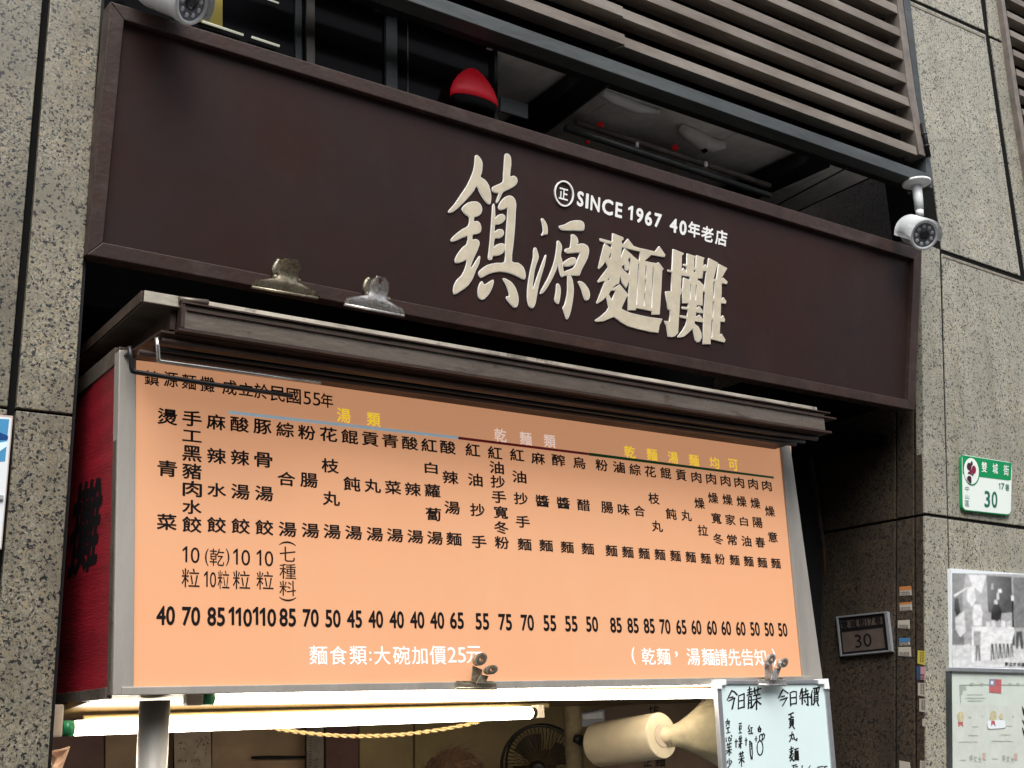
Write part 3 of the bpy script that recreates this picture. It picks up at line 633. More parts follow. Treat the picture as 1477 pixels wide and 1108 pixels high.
# reflector under the box
zb = hy(600, 992, BOARD).z
bm = bmesh.new()
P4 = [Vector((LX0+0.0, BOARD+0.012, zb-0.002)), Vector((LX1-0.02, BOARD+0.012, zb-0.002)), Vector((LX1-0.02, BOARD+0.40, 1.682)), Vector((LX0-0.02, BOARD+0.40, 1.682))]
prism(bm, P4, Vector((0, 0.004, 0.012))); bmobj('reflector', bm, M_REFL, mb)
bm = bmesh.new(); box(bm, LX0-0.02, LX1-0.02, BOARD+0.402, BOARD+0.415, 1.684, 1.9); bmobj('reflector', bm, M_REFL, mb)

# ---- lettering of the menu
bvs = lambda u: (u-330)/6640.0
WT = [(220, 32), (241, 31), (400, 28), (473, 27), (563, 25.5), (645, 24.5), (680, 23), (776, 21.5), (835, 20), (893, 18.3), (1004, 15.8), (1120, 14.8)]
HT = [(220, 26), (241, 25.5), (340, 24), (473, 22.7), (563, 21.2), (680, 20.5), (776, 18.8), (893, 18.2), (1120, 16.4)]
def interp(T, x):
    if x <= T[0][0]: return T[0][1]
    for (a, p), (b, q_) in zip(T, T[1:]):
        if x <= b: return p + (q_-p)*(x-a)/(b-a)
    return T[-1][1]
COLS = """燙241.5,601.2 青241.3,675.9 菜240.5,753|手277,603.8 工277,629.2 黑276.9,654.4 豬276.9,679.8 肉277.4,705.2 水276.9,731.4 餃276.9,756.8|麻311.7,608.9 辣312.4,657.8 水312.7,706.9 餃312.4,757.3|酸345.6,612.2 辣346.3,660.3 湯346.8,709.4 餃347.1,759|豚378.6,615.6 骨379.8,663.4 湯381,711.9 餃381.3,761|綜411.2,619.9 合413.1,690.8 湯414.8,763.6|粉442.5,624 腸445.6,692.8 湯447.8,765.3|花473.9,626.7 枝476.2,672 丸477.9,719.1 湯479.1,766.8|餛504.3,630.1 飩507.5,698.2 湯510.1,768.5|貢533.9,633.5 丸537.5,700.8 湯540.6,770.7|青562.7,636 菜566.8,703.3 湯569.8,772.2|酸591.2,639.4 辣595.6,705.9 湯599,774.1|紅618.9,642.4 白621.8,675.1 蘿623.8,707.9 蔔625.2,741.9 湯627.4,776.1|酸646,645.3 辣649.7,688.9 湯652.3,732.4 麵654.8,777.5|紅681.8,649.1 油685.5,692.2 抄688.6,735.7 手691.1,781.4|紅713.8,653.3 油716.4,674.5 抄718,695.1 手719.7,716.8 寬722.4,739.1 冬723.1,761.1 粉724,782.8|紅745.6,656.4 油749,688 抄751.2,719.3 手754.1,752.6 麵756.6,785.3|麻776.1,661.3 醬782.4,722.7 麵787.6,787|醡805.4,664 醬812.5,725.6 麵818.1,789.4|烏835.3,667.7 醋841.8,728.6 麵847.7,791.6|粉867.8,671.1 腸875.6,732 麵881.9,794.4|滷892.7,674 味899.5,734.9 麵905.5,796.5|綜915.9,677.4 合922.3,737.1 麵928.9,798.3|花937.9,680.3 枝943.1,719.2 丸948,759.1 麵951.8,800|餛960.1,682.5 飩968,741.4 麵974.2,801.8|貢982.4,685.5 丸990,743.7 麵996.2,803.5|肉1004.4,688.4 燥1009,726 拉1013.8,765.2 麵1017.8,805.6|肉1025.6,690.6 燥1028.6,718.5 寬1033.2,747.6 冬1035.8,777.5 粉1038.4,806.5|肉1046.4,693.5 燥1049.3,720.9 家1053.5,749.8 常1056,778.9 麵1059.5,807.9|肉1066.2,696 燥1069.6,723.4 白1073,752.2 油1076.6,780.7 麵1079.8,809.7|肉1086.2,698.2 燥1089.5,726 陽1092.9,753.9 春1096.5,782.4 麵1099.5,811.5|肉1106,700.7 燥1110.5,737.5 意1114.6,774.8 麵1119,812.7"""
PRICES = [(40,239,888),(70,275.7,889),(85,311.8,889.5),(110,347,890),(110,381.8,890),(85,415,890.7),(70,448.3,891.6),(50,480.3,892.4),(45,511.3,893),(40,542,893.4),(40,572.2,894),(40,601.8,894.4),(40,630.6,895),(65,659,895.2),(55,695.6,896.6),(75,728.8,897.6),(70,760.8,898.3),(55,793,899),(55,824,900),(50,854,900.4),(85,888.4,901.8),(85,913,902.4),(85,936.4,903),(70,959.4,904),(65,982.6,904.6),(60,1004.4,905),(60,1026.8,905.6),(60,1047.4,906.2),(60,1068.4,906.8),(50,1089,907.4),(50,1109.4,908),(50,1129,908.6)]
SQUAT = {'工': 0.72, '白': 0.86, '日': 0.8, '合': 0.95, '水': 0.9}
for ci, cs in enumerate(COLS.split('|')):
    L_ = Letters(F_BOARD, 0.0005, bvs)
    for tok in cs.split():
        ch = tok[0]; u, v = map(float, tok[1:].split(','))
        k = SQUAT.get(ch, 1.0); kw = 0.82 if ch == '白' else 1.0
        L_.put(ch, u, v, interp(WT, u)*0.93*kw, interp(HT, u)*0.92*k, 0.021)
    p, u, v = PRICES[ci]
    hh = interp([(239, 27.5), (640, 24.2), (900, 21.8), (1130, 19.5)], u)
    ww = interp([(239, 28), (415, 25), (480, 23), (600, 21.5), (695, 20.5), (854, 18), (1000, 15), (1130, 13.6)], u)
    if p == 110: ww = 34
    if p == 110:
        for ch, du, cw in (('1', -13.2, 8.2), ('1', -3.2, 8.2), ('0', 10.2, 13.0)): L_.put(ch, u+du, v+0.12*du, cw, hh, 0.024)
    else: L_.put(str(p), u, v, ww*0.97, hh*1.03, 0.026)
    L_.make('dish_column', M_INK, fp)
L_ = Letters(F_BOARD, 0.0005, bvs)
for t_, u, v, w_, h_ in (('1', 266.8, 799.3, 7, 23), ('0', 281.5, 801, 13, 23), ('粒', 275, 833.8, 26, 27.5), ('(', 298.3, 804, 5.5, 25), ('乾', 313, 804, 21, 25), (')', 328.3, 804, 5.5, 25), ('1', 297, 835.2, 5.5, 22.5), ('0', 307.3, 836.3, 9, 22.5), ('粒', 322.5, 836.3, 17, 27),
        ('1', 339.8, 802.8, 6.8, 23), ('0', 354.5, 804.5, 12.8, 23), ('粒', 348.4, 836.7, 25, 27), ('1', 373.6, 804.4, 6.8, 22.5), ('0', 388, 806, 12.5, 22.5), ('粒', 382.2, 837.5, 24.5, 26.5), ('七', 414.7, 799.5, 23, 21.5), ('種', 415, 824.3, 24, 22), ('料', 415, 848.7, 24, 22)):
    L_.put(t_, u, v, w_, h_, 0.002)
L_.put('(', 414.7, 784, 6.5, 24, 0.0, rot90=True); L_.put(')', 415, 864.3, 6.5, 24, 0.0, rot90=True)
L_.make('portion_note', M_INK, fp)
L_ = Letters(F_BOARD, 0.0005, bvs)
for ch, u, v in (('鎮', 218.8, 545.5), ('源', 246.5, 547.5), ('麵', 272.6, 551), ('攤', 299, 554.5), ('成', 331, 559), ('立', 354.9, 561.5), ('於', 376.9, 564.5), ('民', 400.6, 568.5), ('國', 423.6, 571.5)):
    L_.put(ch, u, v, 21, 22 if ch != '立' else 19, 0.016)
L_.put('5', 443.2, 574.3, 11, 19, 0.004); L_.put('5', 456.8, 576, 11, 19, 0.004); L_.put('年', 471.6, 578, 18, 21, 0.016)
L_.make('founding_heading', M_INK, fp)
for nm, m, wds in (('soup_heading', M_INKY, (('湯', 495.9, 599.3), ('類', 539, 605))), ('dry_noodle_heading', M_INKP, (('乾', 721.9, 627.9), ('麵', 758.3, 632.5), ('類', 793, 636.4))),
        ('both_ways_heading', M_INKY, (('乾', 908.4, 652), ('麵', 940.4, 655.7), ('湯', 970.9, 660.1), ('麵', 1001, 663.9), ('均', 1030.6, 667.6), ('可', 1057.7, 670.6)))):
    L_ = Letters(F_BOARD, 0.0007, bvs)
    for ch, u, v in wds: L_.put(ch, u, v, interp([(495, 19.8), (760, 17), (910, 15.6), (1060, 13.2)], u), interp([(495, 20.3), (760, 18.8), (910, 17.5), (1060, 16)], u), 0.010)
    L_.make(nm, m, fp)
for nm, m, a, b, t0, t1 in (('soup_line', M_BLUE, (329.5, 594.5), (661, 631.6), 4.6, 4.2), ('dry_noodle_line', M_LRED, (661.2, 631.8), (849, 655), 3.8, 3.5), ('both_ways_line', M_LGRN, (849.2, 655), (1116, 689), 4.2, 3.0)):
    flatpoly(nm, [(a[0], a[1]-t0/2), (b[0], b[1]-t1/2), (b[0], b[1]+t1/2), (a[0], a[1]+t0/2)], F_BOARD, 0.0005, m, fp)
L_ = Letters(F_BOARD, 0.0005, bvs)
for ch, u, v, w_, h_ in (('麵', 459.2, 945, 26, 27.5), ('食', 488, 945.5, 25, 27), ('類', 516.7, 945.3, 25, 27.5), (':', 534.2, 946.5, 3.4, 14), ('大', 551.2, 945.5, 23.5, 27), ('碗', 579, 945.3, 24.5, 27), ('加', 605.3, 945.6, 22.5, 25.5), ('價', 631.6, 945, 23.5, 27.5), ('25', 658.7, 944.8, 26, 22.5), ('元', 684, 944.5, 22.5, 25)):
    L_.put(ch, u, v, w_, h_, 0.008 if ch not in '25' else 0.004)
L_.make('price_footnote', M_INKW, fp)
L_ = Letters(F_BOARD, 0.0005, bvs)
for ch, u, v, w_, h_ in (('(', 913.6, 945.8, 5, 25), ('乾', 935.4, 946.8, 19.5, 24.5), ('麵', 957, 947, 19.5, 24.5), (',', 975.6, 944, 4, 9), ('湯', 1000, 947.5, 19, 25), ('麵', 1021.6, 947.8, 18.5, 25), ('請', 1040, 948.2, 18, 25), ('先', 1059.2, 948.3, 17.5, 25), ('告', 1078.2, 948.4, 17.5, 24.5), ('知', 1096.6, 948.4, 17, 24), (')', 1116.8, 948.4, 5, 26)):
    L_.put(ch, u, v, w_, h_, 0.010)
L_.make('order_footnote', M_INKW, fp)

# ================================================================== AWNING HOOD
vh = thing('awning_hood', F_VIS(700, 520), 'greasy stainless awning hood with rails above the orange menu', 'awning')
def xz(u, v, y=VIS): p = hy(u, v, y); return p.x, p.z
x0, zt = xz(207.6, 418.5); _, zbm = xz(208.5, 436.4); x1, _ = xz(1176, 578.6)
bm = bmesh.new(); box(bm, x0, x1, VIS, VIS+0.50, zbm, zt); bmobj('top_slab', bm, M_STEELD, vh, bevel=0.002)
bm = bmesh.new(); box(bm, x0+0.0005, x1, VIS-0.003, VIS-0.0005, zbm+0.001, zt-0.001); box(bm, 0, 0.0001, 0, 0.0001, 0, 0.0001) if False else None
bmobj('rim_strip', bm, M_RIM, vh, bevel=0.001)
bm = bmesh.new(); box(bm, x0-0.004, x0-0.0005, VIS+0.002, VIS+0.5, zbm+0.001, zt-0.001); bmobj('end_plate', bm, M_RUST_SHADE, vh, bevel=0.001)  # dark plate added to put the recess's shade on the slab end
# channel fascia
xa, za = xz(259, 443); _, zb2 = xz(261, 478.7); xb, _ = xz(1184, 600)
za = 0.5*(za + xz(1183, 596)[1]); zb2 = 0.5*(zb2 + xz(1185, 620)[1])
bm = bmesh.new(); box(bm, xa, xb, VIS-0.010, VIS+0.006, zb2, za); bmobj('fascia', bm, M_STEELD, vh, bevel=0.0015)
bm = bmesh.new(); box(bm, xa, xb+0.02, VIS-0.016, VIS+0.06, za+0.001, za+0.004); box(bm, xa+0.01, xb+0.045, VIS-0.014, VIS+0.03, zbm-0.006, zbm-0.002); bmobj('upper_flange', bm, M_RUST_SHADE, vh)
bm = bmesh.new(); box(bm, xa-0.005, xb+0.02, VIS-0.014, VIS+0.09, zb2-0.006, zb2-0.001); bmobj('lower_flange', bm, M_RUST_SHADE, vh)
bm = bmesh.new(); box(bm, xa-0.001, xa+0.006, VIS-0.014, VIS+0.01, zb2, za+0.006); box(bm, xa-0.012, xa-0.002, VIS+0.012, VIS+0.49, zb2+0.002, za); bmobj('end_plate', bm, M_RUST_SHADE, vh)
bm = bmesh.new()                                # fascia underside slopes back to the box
for (ya, zaa, yb, zbb) in ((VIS+0.006, zb2-0.008, BOARD-0.004, hy(640, 581.5, BOARD).z),):
    prism(bm, [Vector((xa-0.03, ya, zaa)), Vector((xb, ya, zaa)), Vector((xb-0.05, yb, zbb)), Vector((xa-0.06, yb, zbb))], Vector((0, 0, 0.004)))
bmobj('underside', bm, M_RUST_SHADE, vh)
def rail(name, u0, v0, u1, v1, y, r, m, par=vh): return tube(name, [hy(u0, v0, y), hy(u1, v1, y)], r, m, par, 12)
rail('roller_tube', 232, 490, 1178, 633, VIS+0.02, 0.0065, M_RUST_SHADE)
rail('roller_tube', 200, 508, 1147, 641, VIS+0.06, 0.006, M_RUST_SHADE)
rail('roller_tube', 222, 502, 1160, 638, VIS+0.045, 0.005, M_BLACKR)
rail('rim_tube', 257.5, 432, 300, 437, VIS-0.006, 0.006, M_STEELD)
yr = VIS+0.01
tube('hanging_rod', [hy(226, 487, yr), hy(227.5, 500, yr), hy(228.5, 517, yr), hy(229, 520.5, yr), hy(232, 521.6, yr), hy(280, 528.0, yr), hy(462, 552.5, yr)], 0.0042, M_CHROME, vh, 10)
tube('hanging_rod', [hy(186.5, 500, yr), hy(188.5, 515, yr), hy(190, 532, yr), hy(191, 535.5, yr), hy(195, 536.6, yr), hy(300, 553.5, yr), hy(421, 571, yr)], 0.0044, M_BLACKR, vh, 10)

# ================================================================== UPPER STOREY: louvre panel, beam, recess
lv = thing('louvre_shutter', hy(1000, 100, LOUV), 'brown slatted louvre shutter hung above the signboard', 'louvre shutter')
zs = [(hy(1100, a, LOUV).z, hy(1100, b, LOUV).z) for a, b in ((127.8, 141.3), (92.2, 106.6), (55, 71), (19.5, 34.7))]
dz = (zs[3][0]-zs[0][0])/3; th = zs[0][0]-zs[0][1]
xs = hy(899, 60, LOUV).x; xr = hy(1322, 216, LOUV).x; xl = 0.9
def slats(bm, xa, xb, zoff, yoff=0.0):
    for k in range(11):
        z1 = zs[0][0]+dz*k+zoff; z0 = z1-th
        j_ = random.uniform(-0.0012, 0.0012); z0 += j_; z1 += random.uniform(-0.0012, 0.0012)+j_
        a = [Vector((xa, LOUV+yoff, z0)), Vector((xa, LOUV+yoff, z1)), Vector((xa, LOUV+yoff+0.075, z1+0.022)), Vector((xa, LOUV+yoff+0.075, z0+0.022))]
        prism(bm, a, Vector((xb-xa, 0, 0)))
bm = bmesh.new(); slats(bm, xs+0.004, xr, 0); bmobj('slat_bank', bm, M_SLAT, lv, bevel=0.0012)
bm = bmesh.new(); slats(bm, xl, xs-0.004, -0.012+0.008, -0.012); bmobj('slat_bank', bm, M_SLAT, lv, bevel=0.0012)
bm = bmesh.new(); box(bm, xl, xr+0.06, LOUV+0.10, LOUV+0.12, zs[0][1]-0.02, zs[0][1]+1.4); bmobj('back_sheet', bm, M_DARK, lv)
slab('end_stile', [(1262, -150), (1271, -150), (1302, 0), (1321, 139), (1336, 226), (1326, 222), (1311, 139), (1294, 0)], LOUV-0.004, 0.06, M_SLATF, lv, 0.001)
slab('outer_stile', [(1272, -150), (1283, -150), (1313, 0), (1329, 140), (1345, 250), (1345, 272), (1337, 268), (1335.5, 226), (1321.5, 139), (1303, 0)], LOUV-0.002, 0.08, M_BEAM, lv, 0.001)
hc = [hy(1330.5, 178, LOUV-0.012), hy(1339.5, 226, LOUV-0.012)]
tube('hinge', hc, 0.0085, M_BLACKM, lv, 12)
tube('hinge', [hc[1]+(hc[0]-hc[1])*0.30, hc[1]+(hc[0]-hc[1])*0.33], 0.0105, M_BEAM, lv, 12)
tube('hinge', [hc[1]+(hc[0]-hc[1])*0.66, hc[1]+(hc[0]-hc[1])*0.69], 0.0105, M_BEAM, lv, 12)
# beam under the shutter
BY = LOUV-0.03
be = thing('lintel_beam', hy(1000, 140, BY), 'dark grey green steel beam below the louvre shutter', 'beam')
bz1 = hy(850, 74.5, BY).z; bz0 = hy(850, 93, BY).z
bx1 = hy(1343, 262, BY).x
bm = bmesh.new(); box(bm, 0.62, bx1, BY, BY+0.05, bz0, bz1); bmobj('front_flange', bm, M_BEAM, be, bevel=0.0015)
bm = bmesh.new(); box(bm, 0.62, bx1-0.01, BY+0.051, BY+0.078, bz0+0.002, bz1-0.004); bmobj('web', bm, M_BLACKM, be, bevel=0.001)
# recess: ceiling, back, posts
rc = thing('recessed_bay', (1.9, 3.0, bz1), 'pale ceiling panels and dark back of the bay behind the signboard', 'bay')
zc = bz1+0.02
XC = hp(714, 60, Vector((0, 0, zc)), Vector((0, 0, 1))).x
bm = bmesh.new()
for i in range(4):
    for j in range(3):
        xx = XC+i*0.47; yy = BY+0.10+j*0.30
        box(bm, xx, min(xx+0.467, 3.2), yy, yy+0.297, zc, zc+0.02)
bmobj('ceiling_panel', bm, M_CEIL, rc, bevel=0.001)
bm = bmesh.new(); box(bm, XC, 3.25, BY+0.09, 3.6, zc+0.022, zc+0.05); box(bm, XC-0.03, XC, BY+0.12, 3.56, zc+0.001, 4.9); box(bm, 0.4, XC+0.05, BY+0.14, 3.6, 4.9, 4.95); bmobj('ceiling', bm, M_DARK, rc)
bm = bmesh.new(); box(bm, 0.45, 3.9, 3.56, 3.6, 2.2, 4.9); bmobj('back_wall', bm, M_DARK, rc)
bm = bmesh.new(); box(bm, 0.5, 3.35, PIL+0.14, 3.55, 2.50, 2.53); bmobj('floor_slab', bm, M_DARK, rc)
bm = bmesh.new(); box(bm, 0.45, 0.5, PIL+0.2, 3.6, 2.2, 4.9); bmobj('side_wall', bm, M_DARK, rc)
def depthbar(name, u0, v0, u1, v1, zoff, hgt, wid, m, par):
    a = hp(u0, v0, Vector((0, 0, bz0+zoff)), Vector((0, 0, 1))); b = hp(u1, v1, Vector((0, 0, bz0+zoff)), Vector((0, 0, 1)))
    d = (b-a); s = Vector((d.y, -d.x, 0)).normalized()*wid/2
    bm = bmesh.new(); prism(bm, [a-s, a+s, b+s, b-s], Vector((0, 0, hgt))); return bmobj(name, bm, m, par, bevel=0.001)
b1 = thing('bracket_arm', hp(860, 140, Vector((0, 0, bz0)), Vector((0, 0, 1))), 'black steel arm running back from the beam beside the red lantern', 'bracket')
depthbar('arm', 862, 118, 720, 220, 0.0, 0.05, 0.085, M_BLACKM, b1); depthbar('edge_lip', 878, 124, 760, 212, -0.004, 0.004, 0.006, M_BEAM, b1)
b2 = thing('bracket_arm', hp(1200, 260, Vector((0, 0, bz0)), Vector((0, 0, 1))), 'black steel arm running back from the beam near the right pillar', 'bracket')
depthbar('arm', 1185, 236, 1020, 310, 0.0, 0.05, 0.09, M_BLACKM, b2); depthbar('edge_lip', 1222, 243, 1105, 305, -0.004, 0.004, 0.006, M_BEAM, b2)
# long rails inside the bay
ry = 2.47
r1 = thing('bay_rail', hy(950, 230, ry), 'dusty grey rail lying along the bay behind the top of the signboard', 'rail')
tube('rail_bar', [hy(830, 176, ry), hy(1110, 268, ry)], 0.010, M_SLATF, r1, 6); tube('rail_bar', [hy(815, 185, ry-0.03), hy(1110, 282, ry-0.03)], 0.010, M_BEAM, r1, 6)
for u, v in ((919, 209), (1018, 237)): tube('rail_clamp', [hy(u, v-3, ry-0.015), hy(u, v+5, ry-0.015)], 0.006, M_CEIL, r1, 6)
# ceiling fixture: pale rounded plastic housing
cf = thing('ceiling_fixture', hp(1010, 195, Vector((0, 0, zc)), Vector((0, 0, 1))), 'pale moulded plastic fixture on the bay ceiling', 'fixture')
def cp(u, v, d): return hp(u, v, Vector((0, 0, zc-d)), Vector((0, 0, 1)))
tube('housing', [cp(985, 186, 0.02), cp(995, 194, 0.022), cp(1010, 203, 0.024), cp(1030, 210, 0.022), cp(1046, 209, 0.02)], [0.014, 0.022, 0.027, 0.022, 0.012], M_CEIL, cf, 14)
tube('socket', [cp(1014, 212, 0.036), cp(1018, 217, 0.05)], 0.012, M_DARK, cf, 10)
lt = thing('ceiling_lamp', cp(900, 150, 0.015), 'unlit pale strip lamp flat on the bay ceiling', 'lamp')
tube('diffuser', [cp(868, 133, 0.012), cp(885, 142, 0.014), cp(920, 156, 0.014), cp(946, 161, 0.012)], [0.010, 0.016, 0.016, 0.008], M_WHITE, lt, 12)
tube('end_cap', [cp(944, 160.5, 0.012), cp(950, 162, 0.012)], 0.009, M_CEIL, lt, 10)
# window with mullions, a yellow board and faint glowing bars
WY = 2.372
wd = thing('bay_window', hy(500, 80, WY), 'dark window with bronze mullions behind the left of the signboard', 'window')
slab('glass_pane', [(150, -140), (712, -60), (712, 250), (150, 150)], WY+0.012, 0.01, M_WGLASS, wd)
def mull(u0, u1, m, y=WY, top=-120): slab('mullion', [(u0+1, top), (u1+1, top), (u1+2, 260), (u0+2, 260)], y, 0.011, m, wd, 0.001)
mull(425, 434, M_BEAM, WY+0.006); mull(441, 453, M_MULL); mull(556, 572, M_BEAM, WY, 16); mull(586.5, 588, M_MULL, WY+0.01, 24)
slab('header', [(540, -30), (720, 25), (720, 48), (540, 16)], WY-0.01, 0.02, M_BLACKM, wd, 0.002)
yb_ = thing('yellow_notice_board', hy(310, 10, WY), 'dim yellow board behind the window beside the left security camera', 'board')
slab('board_face', [(270, -60), (321, -50), (321, 41), (270, 26)], WY+0.006, 0.01, M_YEL, yb_)
it = thing('glow_strip', hy(330, 40, WY), 'faint thin glowing bars at the dark window', 'lamp')
for a, b in (((292, 31), (351, 50.5)), ((363, 53.5), (403, 66.5)), ((386, -1), (402, 4.5))):
    tube('glow_bar', [hy(a[0], a[1], WY+0.0), hy(b[0], b[1], WY+0.0)], 0.0028 if a[0] != 386 else 0.002, M_GLOWT, it, 8)
# dark post that cuts the lantern
bp_ = thing('bay_post', hy(730, 120, 2.72), 'black post in the bay right of the red lantern', 'post')
slab('shaft', [(713.5, 52), (718, 54), (718, 240), (713.5, 236)], 2.368, 0.02, M_BLACKM, bp_, 0.001)
slab('junction_box', [(722, 138), (762, 150), (762, 172), (722, 160)], 2.36, 0.007, M_BEAM, bp_, 0.002)
# red lantern
LYY = 2.352
ln = thing('red_lantern', hy(684, 130, LYY), 'glowing red paper lantern half hidden in the bay above the signboard', 'lantern')
bm = bmesh.new(); c0 = hy(684, 146, LYY); rr = (hy(716, 146, LYY)-c0).length
lathe(bm, c0, Vector((0, 0, 1)), [(-0.0, rr*0.98), (rr*0.25, rr*0.97), (rr*0.55, rr*0.86), (rr*0.85, rr*0.66), (rr*1.08, rr*0.44), (rr*1.24, rr*0.22), (rr*1.30, rr*0.04)], 24)
[setattr(v.co, 'y', c0.y+(v.co.y-c0.y)*0.4) for v in bm.verts]
bmobj('paper_shade', bm, M_LANT, ln)
bm = bmesh.new(); lathe(bm, c0, Vector((0, 0, 1)), [(-0.03, rr*0.80), (-0.0015, rr*0.96)], 24); [setattr(v.co, 'y', c0.y+(v.co.y-c0.y)*0.4) for v in bm.verts]; bmobj('dark_base', bm, M_DARK, ln)
for u, v, s_ in ((866, 181, 0.011), (974, 213, 0.010), (848, 205, 0.006)):  # glowing beads added to imitate red reflections in the glass
    g = bmesh.new(); p = hy(u, v, 2.5); lathe(g, p, Vector((0, 0, 1)), [(-s_, s_*0.3), (-s_*0.5, s_*0.9), (0, s_), (s_*0.5, s_*0.9), (s_, s_*0.3)], 14)
    o = bmobj('red_glint', g, M_GLINTR)
    setm(o, {866: 'larger bead imitating a red reflection in the bay right of the black arm', 974: 'bead imitating a red reflection in the bay below the ceiling fixture', 848: 'tiniest bead imitating a red reflection just above the signboard edge'}[u], 'lamp', 'small beads imitating red reflections in the bay')
# second louvre at the far right
l2 = thing('louvre_shutter', hy(1470, 80, LOUV), 'louvre shutter cut by the right edge of the picture beyond the granite pillar', 'louvre shutter')
LY2 = PIL-0.02
slab('end_stile', [(1413, -200), (1418, -200), (1449, 0), (1470, 140), (1504, 345), (1498, 345), (1464, 140), (1444.5, 0)], LY2-0.003, 0.06, M_SLATF, l2, 0.001)
z2 = hy(1460, 19, LY2).z; z2b = hy(1460, 27, LY2).z; dz2 = z2 - hy(1460, 44.5, LY2).z
bm = bmesh.new()
for k in range(-14, 9):
    z1 = z2+dz2*k; z0 = z1-(z2-z2b)
    pxv = PY
    # left end follows the stile
    def xend(z):
        a, b = hy(1449, 0, LY2), hy(1504, 345, LY2); t = (z-a.z)/(b.z-a.z); return a.x+(b.x-a.x)*t+0.004
    if z0 < hy(1504, 345, LY2).z: continue
    xa2 = xend(z0)
    prism(bm, [Vector((xa2, LY2, z0)), Vector((xa2, LY2, z1)), Vector((xa2, LY2+0.06, z1+0.018)), Vector((xa2, LY2+0.06, z0+0.018))], Vector((4.0, 0, 0)))
bmobj('slat_bank', bm, M_SLAT, l2, bevel=0.001)
slab('back_sheet', [(1420, -200), (2000, -200), (2000, 520), (1510, 350), (1472, 140), (1450, 0)], LY2+0.07, 0.01, M_DARK, l2)

# ================================================================== SECURITY CAMERAS
def sec_cam(label, fu, fv, fy, ru, rv, extra, rad, sh_span):
    Fp = hy(fu, fv, fy); dirf = (Fp-EYE).normalized(); r_ = ray(ru, rv).normalized()
    Bp = EYE + r_*((Fp-EYE).length+extra)
    ax = (Fp-Bp).normalized(); L0 = (Fp-Bp).length
    t = thing('security_camera', Fp, label, 'security camera', 'white bullet security cameras')
    bm = bmesh.new(); lathe(bm, Bp, ax, [(0, rad*0.55), (0.006, rad*0.78), (0.02, rad*0.84), (L0-0.03, rad*0.84), (L0-0.026, rad*0.9), (L0-0.004, rad*0.94), (L0, rad*0.90), (L0, rad*0.76), (L0-0.005, rad*0.74)], 32, cap=False)
    bmobj('barrel', bm, M_WHITE, t)
    bm = bmesh.new(); lathe(bm, Fp-ax*0.0052, ax, [(0, rad*0.745), (0.001, rad*0.70)], 32); fc = bmobj('face_plate', bm, M_LENS, t)
    bm = bmesh.new(); lathe(bm, Fp-ax*0.004, ax, [(0, rad*0.30), (0.004, rad*0.29), (0.004, rad*0.20), (0.002, rad*0.17)], 24); bmobj('lens', bm, M_LENSD, t)
    u = ax.orthogonal().normalized(); s = ax.cross(u)
    for k in range(9):
        a = 2*math.pi*k/9; c = Fp-ax*0.004+(u*math.cos(a)+s*math.sin(a))*rad*0.53
        bm = bmesh.new(); lathe(bm, c, ax, [(0, rad*0.12), (0.0015, rad*0.11), (0.0028, rad*0.06)], 12); bmobj('led', bm, M_LED, fc)
    # sunshield: part cylinder over the top
    up = (Vector((0, 0, 1)) - ax*ax.z).normalized(); sd_ = ax.cross(up)
    bm = bmesh.new(); rings = []
    for a in (-0.006, L0*0.25, L0*0.6, L0+0.012):
        row = []
        for k in range(17):
            th_ = math.radians(-sh_span+2*sh_span*k/16)
            row.append(bm.verts.new(Bp+ax*a+(up*math.cos(th_)+sd_*math.sin(th_))*rad*1.02))
        rings.append(row)
    for p, q_ in zip(rings, rings[1:]):
        for k in range(16): bm.faces.new((p[k], p[k+1], q_[k+1], q_[k])).smooth = True
    bmesh.ops.solidify(bm, geom=bm.faces[:], thickness=0.0025); bmobj('sunshield', bm, M_WHITE, t)
    return t, Fp, Bp, ax, up
cR, Fp, Bp, ax, up = sec_cam('white bullet security camera hanging on a stem from the right end of the beam', 1334, 339.5, LOUV-0.10, 1313, 333, 0.085, 21.5*((hy(1334, 339, LOUV-0.1)-EYE).length)/F/0.97, 108)
md = Bp+ax*0.05
my = hp(1322, 265.5, Vector((0, 0, bz0-0.008)), Vector((0, 0, 1))); MYY = my.y
bm = bmesh.new(); lathe(bm, my+Vector((0, 0, 0.007)), Vector((0, 0, -1)), [(0, 0.047), (0.006, 0.047), (0.010, 0.041), (0.013, 0.017)], 28); bmobj('mount_disc', bm, M_WHITE, cR)
j1 = hy(1326, 303, MYY)
tube('mount_stem', [my+Vector((0, 0, -0.006)), my+(j1-my)*0.55, j1], [0.0165, 0.0155, 0.0145], M_WHITE, cR, 18)
tube('mount_stem', [j1+(j1-my)*0.0, j1+(j1-my)*0.25], [0.013, 0.0125], M_WHITE, cR, 18)
j2 = hy(1329, 319, MYY-0.02)
tube('swivel', [j1+(j1-my)*0.25, j2], [0.006, 0.005], M_CHROME, cR, 10)
tube('shield_bracket', [hy(1320, 322, MYY-0.02), hy(1337, 317, MYY-0.025)], 0.006, M_WHITE, cR, 8)
cL, Fp, Bp, ax, up = sec_cam('white bullet security camera cut by the top edge above the left of the signboard', 278, 5.5, SIGN-0.16, 213, -20, 0.10, 31.5*((hy(279, 0, SIGN-0.16)-EYE).length)/F, 100)
tube('mount_stem', [Bp+ax*0.05+up*0.04, Bp+ax*0.05+Vector((-0.01, 0.03, 0.14))], 0.012, M_WHITE, cL, 14)
tube('cable_gland', [Bp-ax*0.001, Bp-ax*0.018], [0.018, 0.012], M_WHITE, cL, 14)
tube('body_screw', [Bp+ax*0.05-up*0.036, Bp+ax*0.05-up*0.042], 0.004, M_GREYP, cL, 8)

